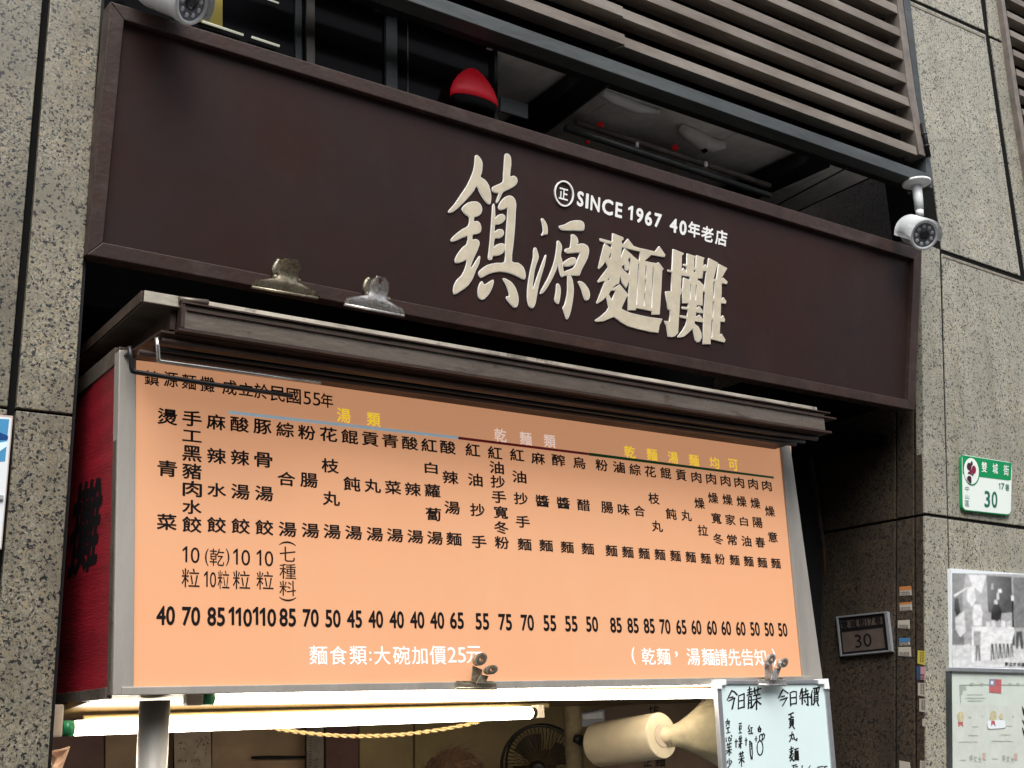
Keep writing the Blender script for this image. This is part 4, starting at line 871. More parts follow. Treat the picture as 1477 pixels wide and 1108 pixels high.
# ================================================================== STALL UNDER THE BOX
# fluorescent tubes
def fluo(label, u0, v0, u1, v1, y, r, ring=True, endcap=True):
    t = thing('fluorescent_tube', hy((u0+u1)/2, (v0+v1)/2, y), label, 'lamp', 'lit fluorescent tubes under the menu box')
    a, b = hy(u0, v0, y), hy(u1, v1, y); b.y = y; d = (b-a).normalized()
    bm = bmesh.new(); sweep(bm, [a, a+d*0.004, b-d*0.004, b], [r*0.86, r, r, r*0.80], 20); bmobj('glass_tube', bm, M_TUBE, t)
    bm = bmesh.new(); sweep(bm, [a-d*0.022, a-d*0.0005], r*1.03, 20); bmobj('green_ring', bm, M_GREEN, t)
    bm = bmesh.new(); box(bm, a.x-0.055, a.x-0.023, y-r*1.05, y+r*1.05, a.z-r*1.1, a.z+r*(1.2 if u0 > 200 else 3.1)); bmobj('lamp_holder', bm, M_HOLD, t, bevel=0.004)
    bm = bmesh.new(); sweep(bm, [b+d*0.0005, b+d*0.010], r*0.86, 20); bmobj('end_cap', bm, M_BLACKM, t)
    if endcap:
        bm = bmesh.new(); box(bm, b.x+0.011, b.x+0.03, y-r*1.0, y+r*1.0, b.z-r*0.9, b.z+r*1.3); bmobj('lamp_holder', bm, M_HOLD, t, bevel=0.003)
    return t
T1 = fluo('upper lit fluorescent tube tucked under the front edge of the menu box', 308, 1007.5, 1030, 1000.5, 2.225, 0.0112)
T2 = fluo('lower lit fluorescent tube behind the steel post', 106, 1050.5, 766, 1028.3, 2.42, 0.0142)
tube('gold_rail', [hy(120, 1036, 2.46), hy(790, 1017.5, 2.46)], 0.006, M_GOLDR, T2, 10)
# posts
ps = thing('steel_post', (hy(222, 1050, 2.24).x, 2.26, 0), 'round stainless post under the left of the menu box', 'post')
cpx = hy(222, 1050, 2.26).x; rp_ = (hy(243.5, 1050, 2.26).x-hy(200.5, 1050, 2.26).x)/2
bm = bmesh.new(); sweep(bm, [Vector((cpx, 2.262, 0.0)), Vector((cpx, 2.262, 1.706))], rp_, 32, mi=0); bmobj('shaft', bm, M_STEEL, ps)
bm = bmesh.new(); sweep(bm, [Vector((cpx, 2.262, 0.0)), Vector((cpx, 2.262, 0.03))], rp_*1.6, 24); bmobj('foot_plate', bm, M_STEELD, ps)
pp = thing('brass_pipe', (hy(832, 1060, 2.62).x, 2.62, 0), 'brassy vertical pipe beside the plastic film roll', 'pipe')
cx_ = hy(832, 1060, 2.62)
tube('shaft', [Vector((cx_.x+0.0, 2.62, 0.0)), Vector((cx_.x-0.012, 2.62, 1.72))], 0.024, M_PIPE, pp, 20)
tube('bolt_knob', [hy(829, 1065, 2.59), hy(838, 1068, 2.575)], [0.012, 0.015], M_BLACKM, pp, 6)
# film roll and bag
fr = thing('plastic_film_roll', hy(905, 1065, 2.40), 'cream roll of plastic film mounted sideways beside the brass pipe', 'film roll')
ra, rb_ = hy(864, 1074, 2.52), hy(953, 1061, 2.31)
rr = 29.5*((ra-EYE).length)/F
bm = bmesh.new(); sweep(bm, [ra-(rb_-ra).normalized()*0.012, ra, rb_, rb_+(rb_-ra).normalized()*0.004], [rr*0.84, rr, rr, rr*0.97], 36); bmobj('roll', bm, M_FILM, fr)
dd = (rb_-ra).normalized()
bm = bmesh.new(); lathe(bm, rb_+dd*0.0045, dd, [(0, rr*0.5), (0.001, rr*0.5)], 24); bmobj('core_end', bm, M_HOLD, fr)
bgm = thing('plastic_bag', hy(1000, 1055, 2.37), 'thin pleated plastic bag pulled from the film roll towards the whiteboard', 'plastic bag')
bm = bmesh.new(); rings = []
for i in range(15):
    t = i/14; c = hy(960+92*t, 1063-10*t-7*t*t, 2.31+0.03*t); k = 15+max(0, t-0.15)**1.2*58
    sc_ = (c-EYE).length/F
    row = []
    for j in range(28):
        a = 2*math.pi*j/28; rj = k*sc_*(1+0.10*math.sin(5*a+2.0*t)*t+0.06*math.sin(9*a-3*t)*t)
        row.append(bm.verts.new(c+Vector((0.1*math.cos(a)*rj, math.cos(a)*rj*0.5, math.sin(a)*rj))))
    rings.append(row)
for p, q_ in zip(rings, rings[1:]):
    for j in range(28): bm.faces.new((p[j], p[(j+1) % 28], q_[(j+1) % 28], q_[j])).smooth = True
bmobj('film', bm, M_FILM2, bgm)
tube('gathered_neck', [hy(944, 1063, 2.33), hy(966, 1061, 2.312)], 15.5*2.85/F, M_FILM2, bgm, 18)
# whiteboard
WB = 2.145
F_WB = front(WB)
wb = thing('whiteboard', F_WB(1118, 1000), 'small whiteboard with handwritten specials clipped to the lower right of the menu box', 'whiteboard')
slab('writing_surface', [(1036, 985), (1192, 984), (1212, 1240), (1053, 1240)], WB+0.004, 0.006, M_WBOARD, wb); ws = wb.children[0]
slab('frame_bar', [(1034, 981.5), (1194, 980.5), (1194, 986), (1034, 987)], WB, 0.014, M_ALU, wb, 0.001)
slab('frame_bar', [(1033.5, 982), (1040, 982), (1058, 1240), (1051, 1240)], WB+0.0005, 0.014, M_ALU, wb, 0.001)
slab('frame_bar', [(1189, 982), (1195, 982), (1218, 1240), (1211, 1240)], WB+0.0005, 0.014, M_ALU, wb, 0.001)
slab('corner_cap', [(1032.5, 980), (1047.5, 980), (1048, 988), (1041.5, 989), (1042, 994), (1033.5, 994)], WB-0.003, 0.018, M_WHITE, wb, 0.001)
slab('corner_cap', [(1181, 979.5), (1195, 979), (1197, 994), (1190, 994), (1189, 987), (1181.5, 987)], WB-0.003, 0.018, M_WHITE, wb, 0.001)
F_WS = front(WB+0.004)
hw = Letters(F_WS, 0.0006, lambda u: 0.1)
big = [[(190,462),(212,415),(235,370)],[(235,370),(262,385),(285,410)],[(215,440),(245,430)],[(205,470),(262,440),(238,545)],
 [(300,420),(296,545)],[(300,420),(352,400),(352,530)],[(305,470),(350,460)],[(298,540),(350,525)],
 [(385,365),(420,355)],[(403,335),(403,410)],[(388,390),(420,380)],[(380,415),(428,402)],[(395,430),(392,540)],[(395,430),(420,425),(422,535),(410,530)],[(398,465),(418,460)],[(398,490),(418,485)],
 [(430,380),(510,350)],[(450,345),(455,400)],[(485,340),(480,390)],[(440,420),(500,405)],[(430,460),(510,440)],[(470,410),(470,550)],[(468,465),(430,530)],[(472,465),(510,500)],
 [(680,440),(720,360),(770,395)],[(705,430),(735,422)],[(695,462),(762,438),(718,515)],
 [(790,390),(795,515)],[(790,390),(820,378),(850,382),(848,495)],[(798,440),(848,435)],[(796,500),(848,490)],
 [(895,360),(882,430)],[(885,395),(910,385)],[(905,350),(905,500)],[(880,450),(912,430)],[(915,385),(960,370)],[(938,350),(938,410)],[(915,415),(965,400)],[(912,440),(975,430)],[(955,410),(960,510),(945,500)],[(925,460),(935,480)],
 [(1000,370),(985,440)],[(995,410),(995,505)],[(1010,350),(1070,340)],[(1020,360),(1018,395),(1060,385),(1065,350)],[(1035,345),(1035,390)],[(1045,345),(1045,390)],[(1020,410),(1018,470)],[(1020,410),(1055,400),(1055,465)],[(1020,430),(1055,425)],[(1020,450),(1055,445)],[(1018,470),(1055,465)],[(1025,475),(1010,505)],[(1045,470),(1060,515)],
 [(775,600),(820,580)],[(795,590),(800,630)],[(778,640),(820,620)],[(788,650),(788,700)],[(788,650),(820,645),(818,700)],[(790,668),(818,663)],[(790,685),(818,680)],[(788,700),(818,697)],[(797,705),(782,725)],[(812,703),(830,730)],
 [(785,800),(820,785)],[(808,765),(800,820),(785,855)],[(820,785),(830,830),(852,845),(855,825)],[(800,815),(815,830)],
 [(785,930),(820,915)],[(800,905),(802,985)],[(788,950),(798,965)],[(815,940),(805,960)],[(788,985),(820,970)],[(800,985),(785,1010)],[(795,1000),(825,1040)],[(820,990),(790,1040)],[(830,930),(865,920)],[(848,925),(842,945)],[(835,950),(835,1030)],[(835,950),(865,945),(868,1030)],[(845,955),(845,1025)],[(855,950),(856,1025)],[(836,985),(866,980)],[(835,1030),(868,1028)]]
small = [[(192,640),(192,660)],[(178,680),(180,665),(212,660),(208,680)],[(195,675),(180,710)],[(200,680),(212,700)],[(185,730),(210,720)],[(198,720),(200,770)],[(185,775),(218,765)],
 [(180,820),(182,855)],[(200,815),(205,850),(228,845),(228,825)],[(212,810),(216,825)],[(228,795),(235,805)],
 [(185,890),(230,870)],[(195,870),(200,905)],[(215,865),(215,895)],[(190,915),(228,905)],[(180,945),(232,930)],[(208,910),(210,985)],[(205,945),(185,970)],[(212,945),(230,965)],
 [(210,1020),(210,1065)],[(195,1040),(190,1060)],[(225,1035),(235,1050)],[(228,1060),(195,1108)],
 [(305,685),(325,680)],[(308,705),(306,735)],[(308,705),(325,703),(323,735)],[(308,738),(324,735)],[(310,745),(313,765)],[(303,775),(328,770)],
 [(300,830),(330,820)],[(308,805),(310,840)],[(322,800),(322,838)],[(303,855),(328,850)],[(300,880),(332,872)],[(318,855),(320,915)],[(312,880),(302,910)],
 [(305,975),(345,960)],[(315,955),(318,985)],[(335,950),(335,980)],[(308,1000),(345,990)],[(300,1025),(352,1010)],[(326,990),(328,1090)],[(324,1025),(305,1060)],[(330,1025),(352,1050)],
 [(265,855),(288,850)],[(275,835),(275,910)],[(360,845),(380,840)],[(370,820),(370,890)],[(455,830),(475,825)],[(466,805),(466,850)],
 [(400,700),(392,730),(405,745)],[(390,760),(408,755)],[(412,725),(430,722)],[(422,725),(422,775)],[(395,780),(435,775)],
 [(405,850),(405,900),(410,960),(420,1020),(430,1020),(430,960),(425,870),(405,850)],[(408,880),(425,875)],[(408,900),(425,895)],[(412,925),(428,920)],
 [(497,705),(485,735),(490,760),(508,760),(512,735),(497,720)],[(490,742),(508,740)],
 [(500,850),(498,800),(515,785),(528,798),(522,838)],[(525,785),(540,780),(548,795),(542,820),(525,842)],
 [(503+28*math.cos(2*math.pi*k/14), 915+70*math.sin(2*math.pi*k/14)) for k in range(15)],
 [(810,1085),(850,1075)],[(825,1080),(822,1120)],[(840,1095),(860,1092)],[(900,1120),(905,1085)],[(980,1085),(955,1125)],[(1050,1100),(1100,1090)],[(1110,1095),(1140,1090)],[(1060,1100),(1055,1130)],[(1120,1095),(1118,1130)]]
hw.strokes(big, 1020, 940, 6.595, 2.1); hw.strokes(small, 1020, 940, 6.595, 1.6)
hw.make('handwriting', M_INK, ws)
# clips below the menu
def low_clip(label, jx0, jx1, jy, jh, fr_, frr, rr_, rrr, stem_f, stem_r, y, m):
    c = thing('bulldog_clip', hy((jx0+jx1)/2, jy, y), label, 'clip', 'clips on the lower rim of the menu box')
    slab('front_jaw', [(jx0, jy-jh/2), (jx1, jy-jh/2), (jx1, jy+jh/2), (jx0, jy+jh/2)], y-0.012, 0.003, m, c, 0.001)
    tube('jaw_edge', [hy(jx0, jy+jh/2, y-0.011), hy(jx1, jy+jh/2, y-0.011)], 0.003, m, c, 8)
    slab('rear_jaw', [(jx0+1, jy-jh/2-3), (jx1-4, jy-jh/2-3), (jx1-4, jy-jh/2+3), (jx0+1, jy-jh/2+3)], y-0.003, 0.003, M_CLIPB, c, 0.001)
    slab('front_handle', stem_f, y-0.026, 0.002, m, c, 0.0006); slab('rear_handle', stem_r, y-0.014, 0.002, m, c, 0.0006)
    for (cu_, cv), (ra_, rb2), dy in ((fr_, frr, -0.030), (rr_, rrr, -0.018)):
        o_ = [(cu_+ra_*math.cos(k*math.pi/10)*1.0-0.25*rb2*math.sin(k*math.pi/10), cv+rb2*math.sin(k*math.pi/10)) for k in range(20)]
        i_ = [(cu_+0.34*ra_*math.cos(k*math.pi/10), cv+0.36*rb2*math.sin(k*math.pi/10)) for k in range(20)]
        shape('rolled_end', [o_], [i_], front(y+dy), 0.0, 0.010, m, c)
        m_ = [(cu_+0.72*ra_*math.cos(k*math.pi/10)-0.18*rb2*math.sin(k*math.pi/10), cv+0.72*rb2*math.sin(k*math.pi/10)) for k in range(20)]
        shape('rolled_core', [m_], [i_], front(y+dy), 0.010, 0.0015, M_STEELD, c)
low_clip('tarnished bulldog clip on the rim of the menu box between the two white footnotes', 657, 716, 989, 8, (705.8, 966.5), (8.6, 6.8), (690.2, 951.5), (8.6, 9.2), [(694, 973), (705, 975), (700, 986), (687, 986)], [(682, 960), (696, 966), (694, 986), (680, 984)], BOARD-0.012, M_CLIPB)
low_clip('silver bulldog clip holding the whiteboard to the rim of the menu box', 1094, 1134, 984, 8, (1126.8, 956.5), (6.0, 7.0), (1108.5, 951.5), (6.3, 8.0), [(1117, 964), (1127, 963), (1121, 981), (1112, 981)], [(1103, 957), (1114, 959), (1116, 980), (1104, 980)], WB-0.003, M_CLIPS)

# interior walls and fittings
IW = 3.66
si = thing('stall_wall', (2.4, IW, 0), 'dim brown panelled back wall inside the noodle stall', 'wall')
def zpan(u0, u1, m, y, nm='wall_panel', top=960): return slab(nm, [(u0, top), (u1, top), (u1, 1500), (u0, 1500)], y, 0.02, m, si, 0.002)
zpan(-80, 150, M_MAROON, IW+0.02); zpan(152, 250, M_BROWNW, IW+0.015); zpan(306, 440, M_BROWNW, IW+0.01); zpan(470, 517, M_MAROON, IW-0.02, 'door_leaf'); zpan(519, 596, M_OLIVE, IW); zpan(599, 1100, M_OLIVE, IW+0.01)
zpan(466, 470, M_BLACKM, IW-0.01, 'door_frame'); zpan(1101, 1500, M_BROWNW, IW+0.012)
slab('shelf_edge', [(372, 1091), (390, 1090), (440, 1090), (440, 1094), (372, 1095)], IW-0.05, 0.05, M_BLACKM, si)
bm = bmesh.new(); box(bm, 0.2, 6.5, IW+0.05, IW+0.1, 0, 2.4); bmobj('backing', bm, M_DARK, si)
bm = bmesh.new(); box(bm, 0.2, 6.5, 2.82, IW+0.05, 2.3, 2.34); bmobj('ceiling', bm, M_DARK, si)
bm = bmesh.new(); box(bm, 0.12, 0.2, PIL+0.76, IW+0.1, 0, 2.4); bmobj('side_wall', bm, M_BROWNW, si)
nt_ = thing('note_sheet', hy(280, 1085, 3.56), 'grimy paper sheet with scribbled notes on the stall wall right of the steel post', 'paper')
F_N = front(3.56)
slab('sheet', [(251, 1056), (304, 1055), (306, 1180), (253, 1180)], 3.56, 0.004, M_PAPER, nt_)
L_ = Letters(F_N, 0.001, lambda u: 0.0)
random.seed(3)
sc_l = []
for (cx2, cy2, n_) in ((262, 1075, 9), (292, 1068, 10), (290, 1080, 8), (285, 1098, 8), (262, 1100, 7)):
    for k in range(n_):
        a = (cx2+random.uniform(-9, 9), cy2+random.uniform(-5, 5)); sc_l.append([a, (a[0]+random.uniform(-4, 4), a[1]+random.uniform(-4, 4))])
L_.strokes(sc_l, 0, 0, 1, 0.8); L_.make('scribble', M_INK, nt_.children[0])
rl = thing('pale_strip', hy(455, 1080, 3.58), 'pale vertical strip with dark marks beside the maroon door', 'strip')
slab('strip_body', [(443, 1040), (467, 1040), (467, 1180), (443, 1180)], 3.58, 0.01, M_RULER, rl, 0.001)
L_ = Letters(front(3.58), 0.001, lambda u: 0); L_.strokes([[(453, 1097), (459, 1095)], [(454, 1107), (458, 1105)]] + [[(446, 1052+4*k), (449, 1052+4*k)] for k in range(14)], 0, 0, 1, 0.9); L_.make('marks', M_INK, rl.children[0])
# twisted string
stg = thing('twisted_string', hy(520, 1060, 2.5), 'twisted yellow cotton string sagging below the lower tube', 'string')
pts = []
for i in range(90):
    t = i/89; u = 372+320*t; v = 1046+ (1-(2*t-1)**2)*18.5 - 5*t*1.0 + 0.0
    pts.append(hy(u, v, 2.52))
for ph in (0, math.pi):
    P2 = []
    for i, p in enumerate(pts):
        a = i*0.95+ph; P2.append(p+Vector((0, math.cos(a), math.sin(a)))*0.0026)
    tube('strand', P2, 0.0028, M_STRING, stg, 6)
# fan
FY = 3.05
fn = thing('wall_fan', hy(782, 1104, FY), 'dark caged electric fan beside the brass pipe', 'fan')
fc_ = hy(780, 1106, FY); fr2 = 55*((fc_-EYE).length)/F
axf = (Vector((-0.72, -0.68, -0.12))).normalized(); uf = axf.orthogonal().normalized(); uf = (Vector((0, 0, 1))-axf*axf.z).normalized(); sf = axf.cross(uf)
def circ(r, off, n=40): return [fc_+axf*off+(uf*math.cos(2*math.pi*k/n)+sf*math.sin(2*math.pi*k/n))*r for k in range(n+1)]
bm = bmesh.new(); sweep(bm, circ(fr2, 0), 0.005, 8, False); sweep(bm, circ(fr2*0.97, -0.05), 0.004, 8, False); bmobj('cage_rim', bm, M_FANB, fn)
bm = bmesh.new()
for k in range(56):
    a = 2*math.pi*k/56; d1 = uf*math.cos(a)+sf*math.sin(a); a2 = a+0.35; d2 = uf*math.cos(a2)+sf*math.sin(a2)
    sweep(bm, [fc_+axf*0.055+d1*fr2*0.2, fc_+axf*0.05+(d1+d2).normalized()*fr2*0.62, fc_+d2*fr2*0.99], 0.0013, 4, False)
    sweep(bm, [fc_-axf*0.055+d1*fr2*0.2, fc_-axf*0.08+d1*fr2*0.7, fc_-axf*0.05+d1*fr2*0.97], 0.0012, 4, False)
bmobj('cage_wires', bm, M_FANR, fn)
bm = bmesh.new(); lathe(bm, fc_+axf*0.05, axf, [(0, fr2*0.24), (0.008, fr2*0.22), (0.012, fr2*0.1)], 20); bmobj('hub', bm, M_FANB, fn)
for k in range(4):
    a0 = 2*math.pi*k/4; bm = bmesh.new(); row = []
    for j in range(7):
        a = a0+j*0.16; d1 = uf*math.cos(a)+sf*math.sin(a); o_ = axf*(-0.025+0.007*j)
        row.append((bm.verts.new(fc_+o_+d1*fr2*0.16), bm.verts.new(fc_+o_*1.2+d1*fr2*(0.82-0.02*abs(j-3)))))
    for p, q_ in zip(row, row[1:]): bm.faces.new((p[0], q_[0], q_[1], p[1]))
    bmesh.ops.solidify(bm, geom=bm.faces[:], thickness=0.003); bmobj('blade', bm, M_BLADE, fn)
bm = bmesh.new(); lathe(bm, fc_-axf*0.06, -axf, [(0, fr2*0.3), (0.06, fr2*0.28), (0.09, fr2*0.15)], 20); bmobj('motor', bm, M_FANB, fn)
tube('wall_arm', [fc_-axf*0.12, fc_-axf*0.25+Vector((0, 0.1, -0.12)), Vector((fc_.x+0.3, IW, fc_.z-0.15))], 0.014, M_FANB, fn, 10)
# banner behind
bn = thing('cloth_banner', hy(950, 1060, 3.2), 'dark brown cloth with faint characters hanging behind the film roll', 'cloth')
slab('cloth', [(862, 1022), (1040, 1004), (1046, 1200), (866, 1200)], 3.2, 0.006, M_BANNER, bn)
L_ = Letters(front(3.2), 0.001, lambda u: 0.02); L_.put('坊', 943, 1025, 15, 15, 0.01, hs=-0.08); L_.put('正', 934, 1099, 12, 13, 0.01); L_.put('麵', 952, 1099, 15, 14, 0.01)
L_.make('faint_lettering', M_DARK, bn.children[0])
gb = thing('grey_meter_box', hy(855, 1033, 3.0), 'small grey box on the dark wall above the film roll', 'box')
slab('case', [(838, 1029), (872, 1024), (873, 1046), (839, 1049)], 3.05, 0.05, M_GREYP, gb, 0.003); slab('case_lid', [(841, 1031), (869, 1027), (870, 1036), (842, 1038)], 3.045, 0.005, M_CEIL, gb, 0.001)
# paper bag at lower left
pb = thing('paper_bag', hy(84, 1095, 2.62), 'crumpled tan paper bag peeking out behind the left pillar', 'bag')
bm = bmesh.new(); random.seed(11)
outl = [(52, 1150), (58, 1092), (72, 1085), (88, 1082), (101, 1078), (96, 1092), (90, 1108), (92, 1150)]
f_ = [bm.verts.new(hy(u, v, 2.60)) for u, v in outl]; mid = [bm.verts.new(hy((u+76)/2, (v+1105)/2, 2.56+random.uniform(-.01, .02))) for u, v in outl]
bk = [bm.verts.new(hy(u, v, 2.68)) for u, v in outl]; cen = bm.verts.new(hy(76, 1105, 2.55))
n = len(outl)
for i in range(n):
    j = (i+1) % n
    bm.faces.new((f_[i], f_[j], mid[j], mid[i])); bm.faces.new((mid[i], mid[j], cen)); bm.faces.new((f_[j], f_[i], bk[i], bk[j]))
bm.faces.new(bk)
bmobj('bag_body', bm, M_BAGP, pb)
tube('folded_rim', [hy(58, 1091, 2.597), hy(72, 1084.5, 2.597), hy(88, 1081.5, 2.597), hy(101, 1077.5, 2.597)], 0.002, M_BAGP, pb, 6)

# ---- person behind the counter -----------------------------------------------
HY = 3.18
ht = hy(652, 1076, HY); px0, py0 = ht.x, HY
pe = thing('person', (px0, py0, 0), 'person standing inside the stall with only tousled brown hair in view', 'person')
H = ht.z
me = bpy.data.meshes.new('body')
J = [((0, 0, 0.92), .14), ((0, 0, 1.08), .13), ((0, 0.0, 1.24), .15), ((0, 0.01, 1.33), .115), ((0, 0.0, 1.385), .052), ((0, -0.01, 1.43), .055), ((0, -0.015, 1.485), .074), ((0, -0.01, 1.535), .062),
     ((-.17, 0, 1.32), .055), ((-.24, -.02, 1.08), .042), ((-.20, -.22, .98), .033), ((-.18, -.30, .97), .026),
     ((.17, 0, 1.32), .055), ((.24, -.02, 1.08), .042), ((.20, -.22, .98), .033), ((.18, -.30, .97), .026),
     ((-.09, 0, .84), .085), ((-.10, .01, .48), .058), ((-.10, .02, .09), .042), ((-.10, -.12, .04), .035),
     ((.09, 0, .84), .085), ((.10, .01, .48), .058), ((.10, .02, .09), .042), ((.10, -.12, .04), .035)]
E_ = [(0, 1), (1, 2), (2, 3), (3, 4), (4, 5), (5, 6), (6, 7), (3, 8), (8, 9), (9, 10), (10, 11), (3, 12), (12, 13), (13, 14), (14, 15), (0, 16), (16, 17), (17, 18), (18, 19), (0, 20), (20, 21), (21, 22), (22, 23)]
for s_, wrist, o5 in ((-1, 11, 0), (1, 15, 0)):
    base = Vector(J[wrist][0])
    for k, (dx, dl) in enumerate(((-.03, .062), (-.012, .074), (.008, .078), (.027, .064))):
        i0 = len(J); J.append(((base.x+dx*0.8, base.y-.045, base.z-.005), .0085)); J.append(((base.x+dx, base.y-.045-dl*.6, base.z-.014), .008)); J.append(((base.x+dx, base.y-.045-dl, base.z-.035), .007))
        E_ += [(wrist, i0), (i0, i0+1), (i0+1, i0+2)]
    i0 = len(J); J.append(((base.x-s_*.035, base.y-.03, base.z-.005), .009)); J.append(((base.x-s_*.05, base.y-.06, base.z-.02), .008)); E_ += [(wrist, i0), (i0, i0+1)]
sc_p = (H-0.02)/1.60
me.from_pydata([Vector(p)*sc_p for p, _ in J], E_, [])
ob = bpy.data.objects.new('body_skin', me); COL.objects.link(ob)
md_ = ob.modifiers.new('s', 'SKIN'); md_.use_smooth_shade = True; ob.modifiers.new('u', 'SUBSURF').levels = 2
for i, (p, r) in enumerate(J): me.skin_vertices[0].data[i].radius = (r*sc_p, r*sc_p)
me.skin_vertices[0].data[0].use_root = True
bpy.context.view_layer.update()
mf = bpy.data.meshes.new_from_object(ob.evaluated_get(bpy.context.evaluated_depsgraph_get()))
bpy.data.objects.remove(ob); mf.transform(Matrix.Translation((px0, py0, 0))); mf.name = 'body'
for p in mf.polygons: pass
mf.materials.clear(); body = link('body', mf, M_SKIN, pe)
def pl(x, y, z): return Vector((px0, py0, 0))+Vector((x, y, z))*sc_p
bm = bmesh.new()
lathe(bm, pl(0, 0.0, 0.90), Vector((0, 0, 1)), [(0, .165), (.15, .155), (.3, .175), (.38, .165), (.44, .11), (.475, .065)], 28); bmobj('shirt', bm, M_SHIRT, pe)
for s_ in (-1, 1):
    tube('sleeve', [pl(s_*.13, 0, 1.31), pl(s_*.19, 0, 1.27), pl(s_*.235, -.01, 1.12)], [.07, .068, .058], M_SHIRT, pe, 16)
    tube('trouser_leg', [pl(s_*.085, 0, .92), pl(s_*.095, .01, .5), pl(s_*.1, .02, .10)], [.098, .075, .058], M_SHIRT, pe, 16)
    bm = bmesh.new(); lathe(bm, pl(s_*.03, -.083, 1.49), Vector((0, -1, 0)), [(0, .011), (.004, .009), (.006, .003)], 12); bmobj('eye', bm, M_INKW, pe)
    bm = bmesh.new(); lathe(bm, pl(s_*.076, -.005, 1.485), Vector((s_, 0, 0)), [(0, .022), (.008, .02), (.012, .01)], 12); bmobj('ear', bm, M_SKIN, pe)
tube('nose', [pl(0, -.084, 1.495), pl(0, -.104, 1.465)], [.007, .013], M_SKIN, pe, 8)
tube('mouth', [pl(-.02, -.078, 1.438), pl(0, -.084, 1.437), pl(.02, -.078, 1.438)], [.004, .006, .004], M_FLAGR, pe, 8)
# hair: scalp cap plus many fine strands
bm = bmesh.new(); hc_ = pl(0, -0.01, 1.50); rh = 0.098*sc_p
for i in range(9):
    pass
lathe(bm, hc_, Vector((0, 0.12, 1)), [(-.03, rh*0.94), (0.0, rh*0.99), (rh*.35, rh*.95), (rh*.7, rh*.73), (rh*.92, rh*.38), (rh*.99, rh*.05)], 28)
hair = bmobj('hair', bm, M_HAIR, pe)
bm = bmesh.new(); random.seed(21)
for k in range(620):
    a = random.uniform(0, 2*math.pi); e = random.uniform(0.25, 1.5)
    d = Vector((math.cos(a)*math.cos(e), math.sin(a)*math.cos(e), math.sin(e)))
    p = hc_+d*rh*0.98; tang = Vector((random.uniform(0.1, 1.0), random.uniform(-.5, .3), 0)); tang = (tang-d*tang.dot(d)).normalized()
    fly = random.random() < 0.16
    l = random.uniform(.03, .06); up_ = random.uniform(.25, .6) if fly else random.uniform(0.0, .14)
    sweep(bm, [p, p+tang*l*.5+d*l*(.15+up_*.4), p+tang*l-d*l*(0.1 if not fly else -up_)], [.0013 if not fly else .0008, .0013 if not fly else .0008, .0003], 4, False)
bmobj('hair_strands', bm, M_HAIR, hair)

# ================================================================== DOORWAY BETWEEN BOX AND RIGHT PILLAR
gt = thing('gate_frame', hy(1195, 900, 2.75), 'dark metal gate frame with a bronze edge right of the menu box', 'gate')
slab('edge_strip', [(1187, 790), (1191.5, 790), (1224, 1140), (1218, 1140)], 2.74, 0.012, M_GATE, gt, 0.001)
slab('edge_strip', [(1168, 640), (1170.5, 640), (1191.5, 790), (1187.5, 790)], 2.741, 0.012, M_MULL, gt, 0.001)
slab('leaf', [(1120, 560), (1164, 560), (1187, 790), (1220, 1140), (1234, 1300), (1160, 1300)], 2.752, 0.03, M_BLACKM, gt, 0.001)
slab('leaf', [(1166, 560), (1180, 560), (1200, 790), (1236, 1140), (1250, 1300), (1236, 1300), (1222, 1140), (1191, 790)], 2.78, 0.03, M_BLACKM, gt, 0.001)
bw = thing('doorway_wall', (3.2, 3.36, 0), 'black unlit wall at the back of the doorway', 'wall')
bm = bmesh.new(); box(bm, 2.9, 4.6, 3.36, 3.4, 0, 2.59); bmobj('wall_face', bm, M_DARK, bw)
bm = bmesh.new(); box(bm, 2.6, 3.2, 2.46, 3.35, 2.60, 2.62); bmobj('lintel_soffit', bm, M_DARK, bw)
# house number plate on the side wall
hn = thing('house_number_plate', F_JAMB(1245, 914), 'framed dark house number plate reading 30 on the shaded granite side', 'number plate')
slabp('plate_face', [(1206.5, 890), (1278, 882.6), (1284, 938.5), (1212, 946)], F_JAMB, 0.006, M_PLATEF, hn, 0, 0.008); pf = hn.children[0]
for a in ([(1205.7, 889.5), (1279.5, 881.7), (1280, 884), (1206.2, 891.6)], [(1211.2, 944.6), (1285.5, 937.4), (1286, 939.8), (1211.7, 947)], [(1205.7, 890), (1208, 889.8), (1213.8, 946.2), (1211.7, 946.6)], [(1275.2, 882.5), (1279.6, 882), (1286, 939.5), (1281.6, 940)]):
    slabp('frame_bar', a, F_JAMB, 0.012, M_ALU, hn, 0.0006, 0.012+0.0002*len(hn.children))
for a in ([(1208, 892), (1275.5, 885), (1276, 889), (1208.5, 896.5)], [(1209.5, 907.5), (1277.8, 899.5), (1278.3, 904.5), (1210, 912.5)], [(1213, 941.5), (1281.3, 934.3), (1281.6, 938), (1213.5, 945)], [(1208, 892), (1212, 891.6), (1217, 944), (1213.4, 944.6)], [(1271.5, 885.5), (1275.6, 885), (1281.5, 938), (1277.3, 938.4)]):
    slabp('dark_band', a, F_JAMB, 0.0005, M_INK, pf, 0, 0.0085+0.0002*len(pf.children))
L_ = Letters(F_JAMB, 0.0088, lambda u: 0.1)
for ch, u, v in (('雙', 1218, 901), ('城', 1231, 899.5), ('街', 1243, 898), ('17', 1254.5, 896.7), ('巷', 1266, 895)): L_.put(ch, u, v, 10, 11, 0.02, hs=-0.11)
L_.put('30', 1245, 924, 24, 19, 0.0, hs=-0.11); L_.make('plate_lettering', M_INK, pf)
